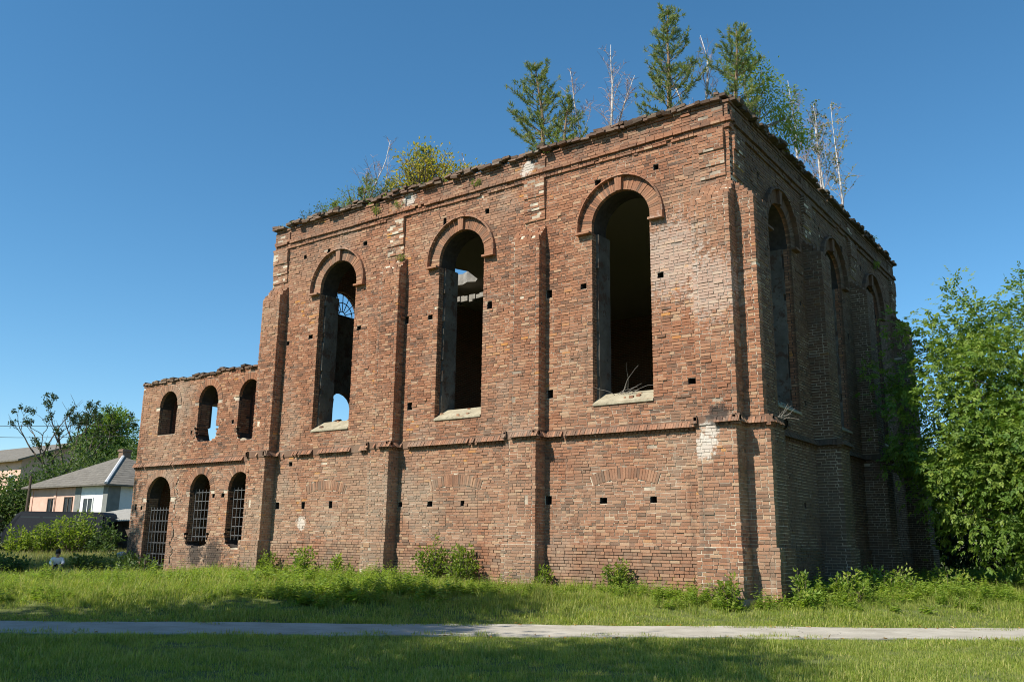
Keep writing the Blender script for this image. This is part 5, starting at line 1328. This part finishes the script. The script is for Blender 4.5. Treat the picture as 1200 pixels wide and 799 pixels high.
# ================================================================ the crouching person
def skinned(name, verts, edges, radii, mat, parent, root=0, lv=2):
    me = bpy.data.meshes.new(name); me.from_pydata(verts, edges, []); o = bpy.data.objects.new(name, me); COL.objects.link(o); o.parent = parent
    sk = o.modifiers.new('skin', 'SKIN'); sk.use_smooth_shade = True
    for i, v in enumerate(me.skin_vertices[0].data):
        rd = radii[i]; v.radius = rd if isinstance(rd, tuple) else (rd, rd); v.use_root = (i == root)
    s = o.modifiers.new('sub', 'SUBSURF'); s.levels = lv; s.render_levels = lv
    me.materials.append(mat); return o
def person():
    x, y = -26.2, -1.75; r = empty('person', (x, y, float(gz(x, y)))); r.scale = (.86, .86, .86); r.rotation_euler = (0, 0, math.radians(62))     # local -y faces the photographer's side
    tag(r, 'person with black hair and white sleeves crouching in the weeds at the left', 'person')
    skin = plain('skin', (.42, .26, .18), .6, .1, 4, 0); shirt = plain('white_shirt', (.74, .73, .71), .85, .06, 5, .2); dark = plain('dark_waistcoat', (.03, .032, .035), .9, .2, 6, .2); trous = plain('grey_trousers', (.09, .09, .10), .9, .2, 6, .2); hair = plain('black_hair', (.012, .011, .010), .5, .2, 30, .4)
    V = [(0, .10, .26), (0, .06, .42), (0, -.02, .58), (0, -.06, .70), (0, -.08, .78), (0, -.10, .86), (0, -.11, .95)]; E = [(i, i+1) for i in range(6)]; Rr = [(.15, .13), (.14, .115), (.15, .11), (.13, .09), (.055, .055), (.085, .095), (.07, .085)]
    def limb(start, pts, rads):
        p = start
        for q, rd in zip(pts, rads): V.append(q); Rr.append(rd); E.append((p, len(V)-1)); p = len(V)-1
        return p
    for s in (-1, 1):
        limb(0, [(s*.11, .06, .25), (s*.20, -.22, .47), (s*.19, -.08, .16), (s*.19, -.06, .06), (s*.20, -.24, .03)], [.10, .068, .055, .042, .036])
        h = limb(3, [(s*.19, -.04, .69), (s*.25, -.20, .52), (s*.17, -.40, .46), (s*.15, -.45, .44)], [.062, .046, .036, .032])
        for k in range(4):
            limb(h, [(s*(.18-.022*k), -.50, .42), (s*(.18-.022*k), -.525+.006*k, .385)], [.010, .008])
        limb(h, [(s*.115, -.46, .42), (s*.105, -.485, .40)], [.011, .009])
    skinned('body', V, E, Rr, skin, r)
    # clothes
    V = [(0, .09, .30), (0, .06, .42), (0, -.02, .58), (0, -.06, .70), (0, -.074, .755)]; E = [(0, 1), (1, 2), (2, 3), (3, 4)]; Rr = [(.165, .15), (.158, .133), (.176, .138), (.165, .125), (.074, .074)]
    for s in (-1, 1): V += [(s*.19, -.04, .69), (s*.25, -.20, .52), (s*.19, -.35, .475)]; n = len(V); E += [(3, n-3), (n-3, n-2), (n-2, n-1)]; Rr += [.082, .066, .052]
    skinned('shirt', V, E, Rr, shirt, r)
    V = [(0, .085, .33), (0, .06, .43), (0, -.02, .58), (0, -.055, .68)]; skinned('waistcoat', V, [(0, 1), (1, 2), (2, 3)], [(.172, .156), (.166, .142), (.174, .138), (.125, .10)], dark, r)
    V = [(0, .10, .26)]; E = []; Rr = [(.165, .15)]
    for s in (-1, 1): V += [(s*.11, .06, .26), (s*.20, -.21, .47), (s*.19, -.08, .17), (s*.19, -.06, .09)]; n = len(V); E += [(0, n-4), (n-4, n-3), (n-3, n-2), (n-2, n-1)]; Rr += [.118, .086, .07, .06]
    skinned('trousers', V, E, Rr, trous, r)
    for s in (-1, 1): skinned('shoe', [(s*.19, -.02, .05), (s*.195, -.14, .045), (s*.20, -.27, .03)], [(0, 1), (1, 2)], [.052, .05, .036], M['rubber'], r)
    bm = bmesh.new(); bmesh.ops.create_icosphere(bm, subdivisions=3, radius=1)
    for v in bm.verts: v.co = Vector((v.co.x*.108, v.co.y*.122+.02, v.co.z*.128+.015+(.0 if v.co.y > -.2 else .05)))
    me = bpy.data.meshes.new('hair'); bm.to_mesh(me); bm.free(); me.materials.append(hair); o = bpy.data.objects.new('hair', me); COL.objects.link(o); o.parent = r; o.location = (0, -.085, .935)
    b = MB(); b.tube([(0, -.205, .90), (0, -.222, .875), (0, -.205, .865)], [.010, .015, .012], 6); b.build('nose', skin, r, smooth=True)
    for s in (-1, 1):
        b = MB(); b.tube([(s*.034, -.192, .905), (s*.034, -.200, .905)], [.013, .008], 8); b.build('eye', M['glass'], r)
        b = MB(); b.tube([(s*.088, -.10, .92), (s*.100, -.095, .895), (s*.088, -.10, .865)], [.010, .014, .008], 6); b.build('ear', skin, r, smooth=True)
    b = MB(); b.tube([(-.024, -.197, .838), (0, -.203, .835), (.024, -.197, .838)], [.005, .007, .005], 6); b.build('mouth', plain('lips', (.30, .13, .11), .6, .1, 4, 0), r)
person()
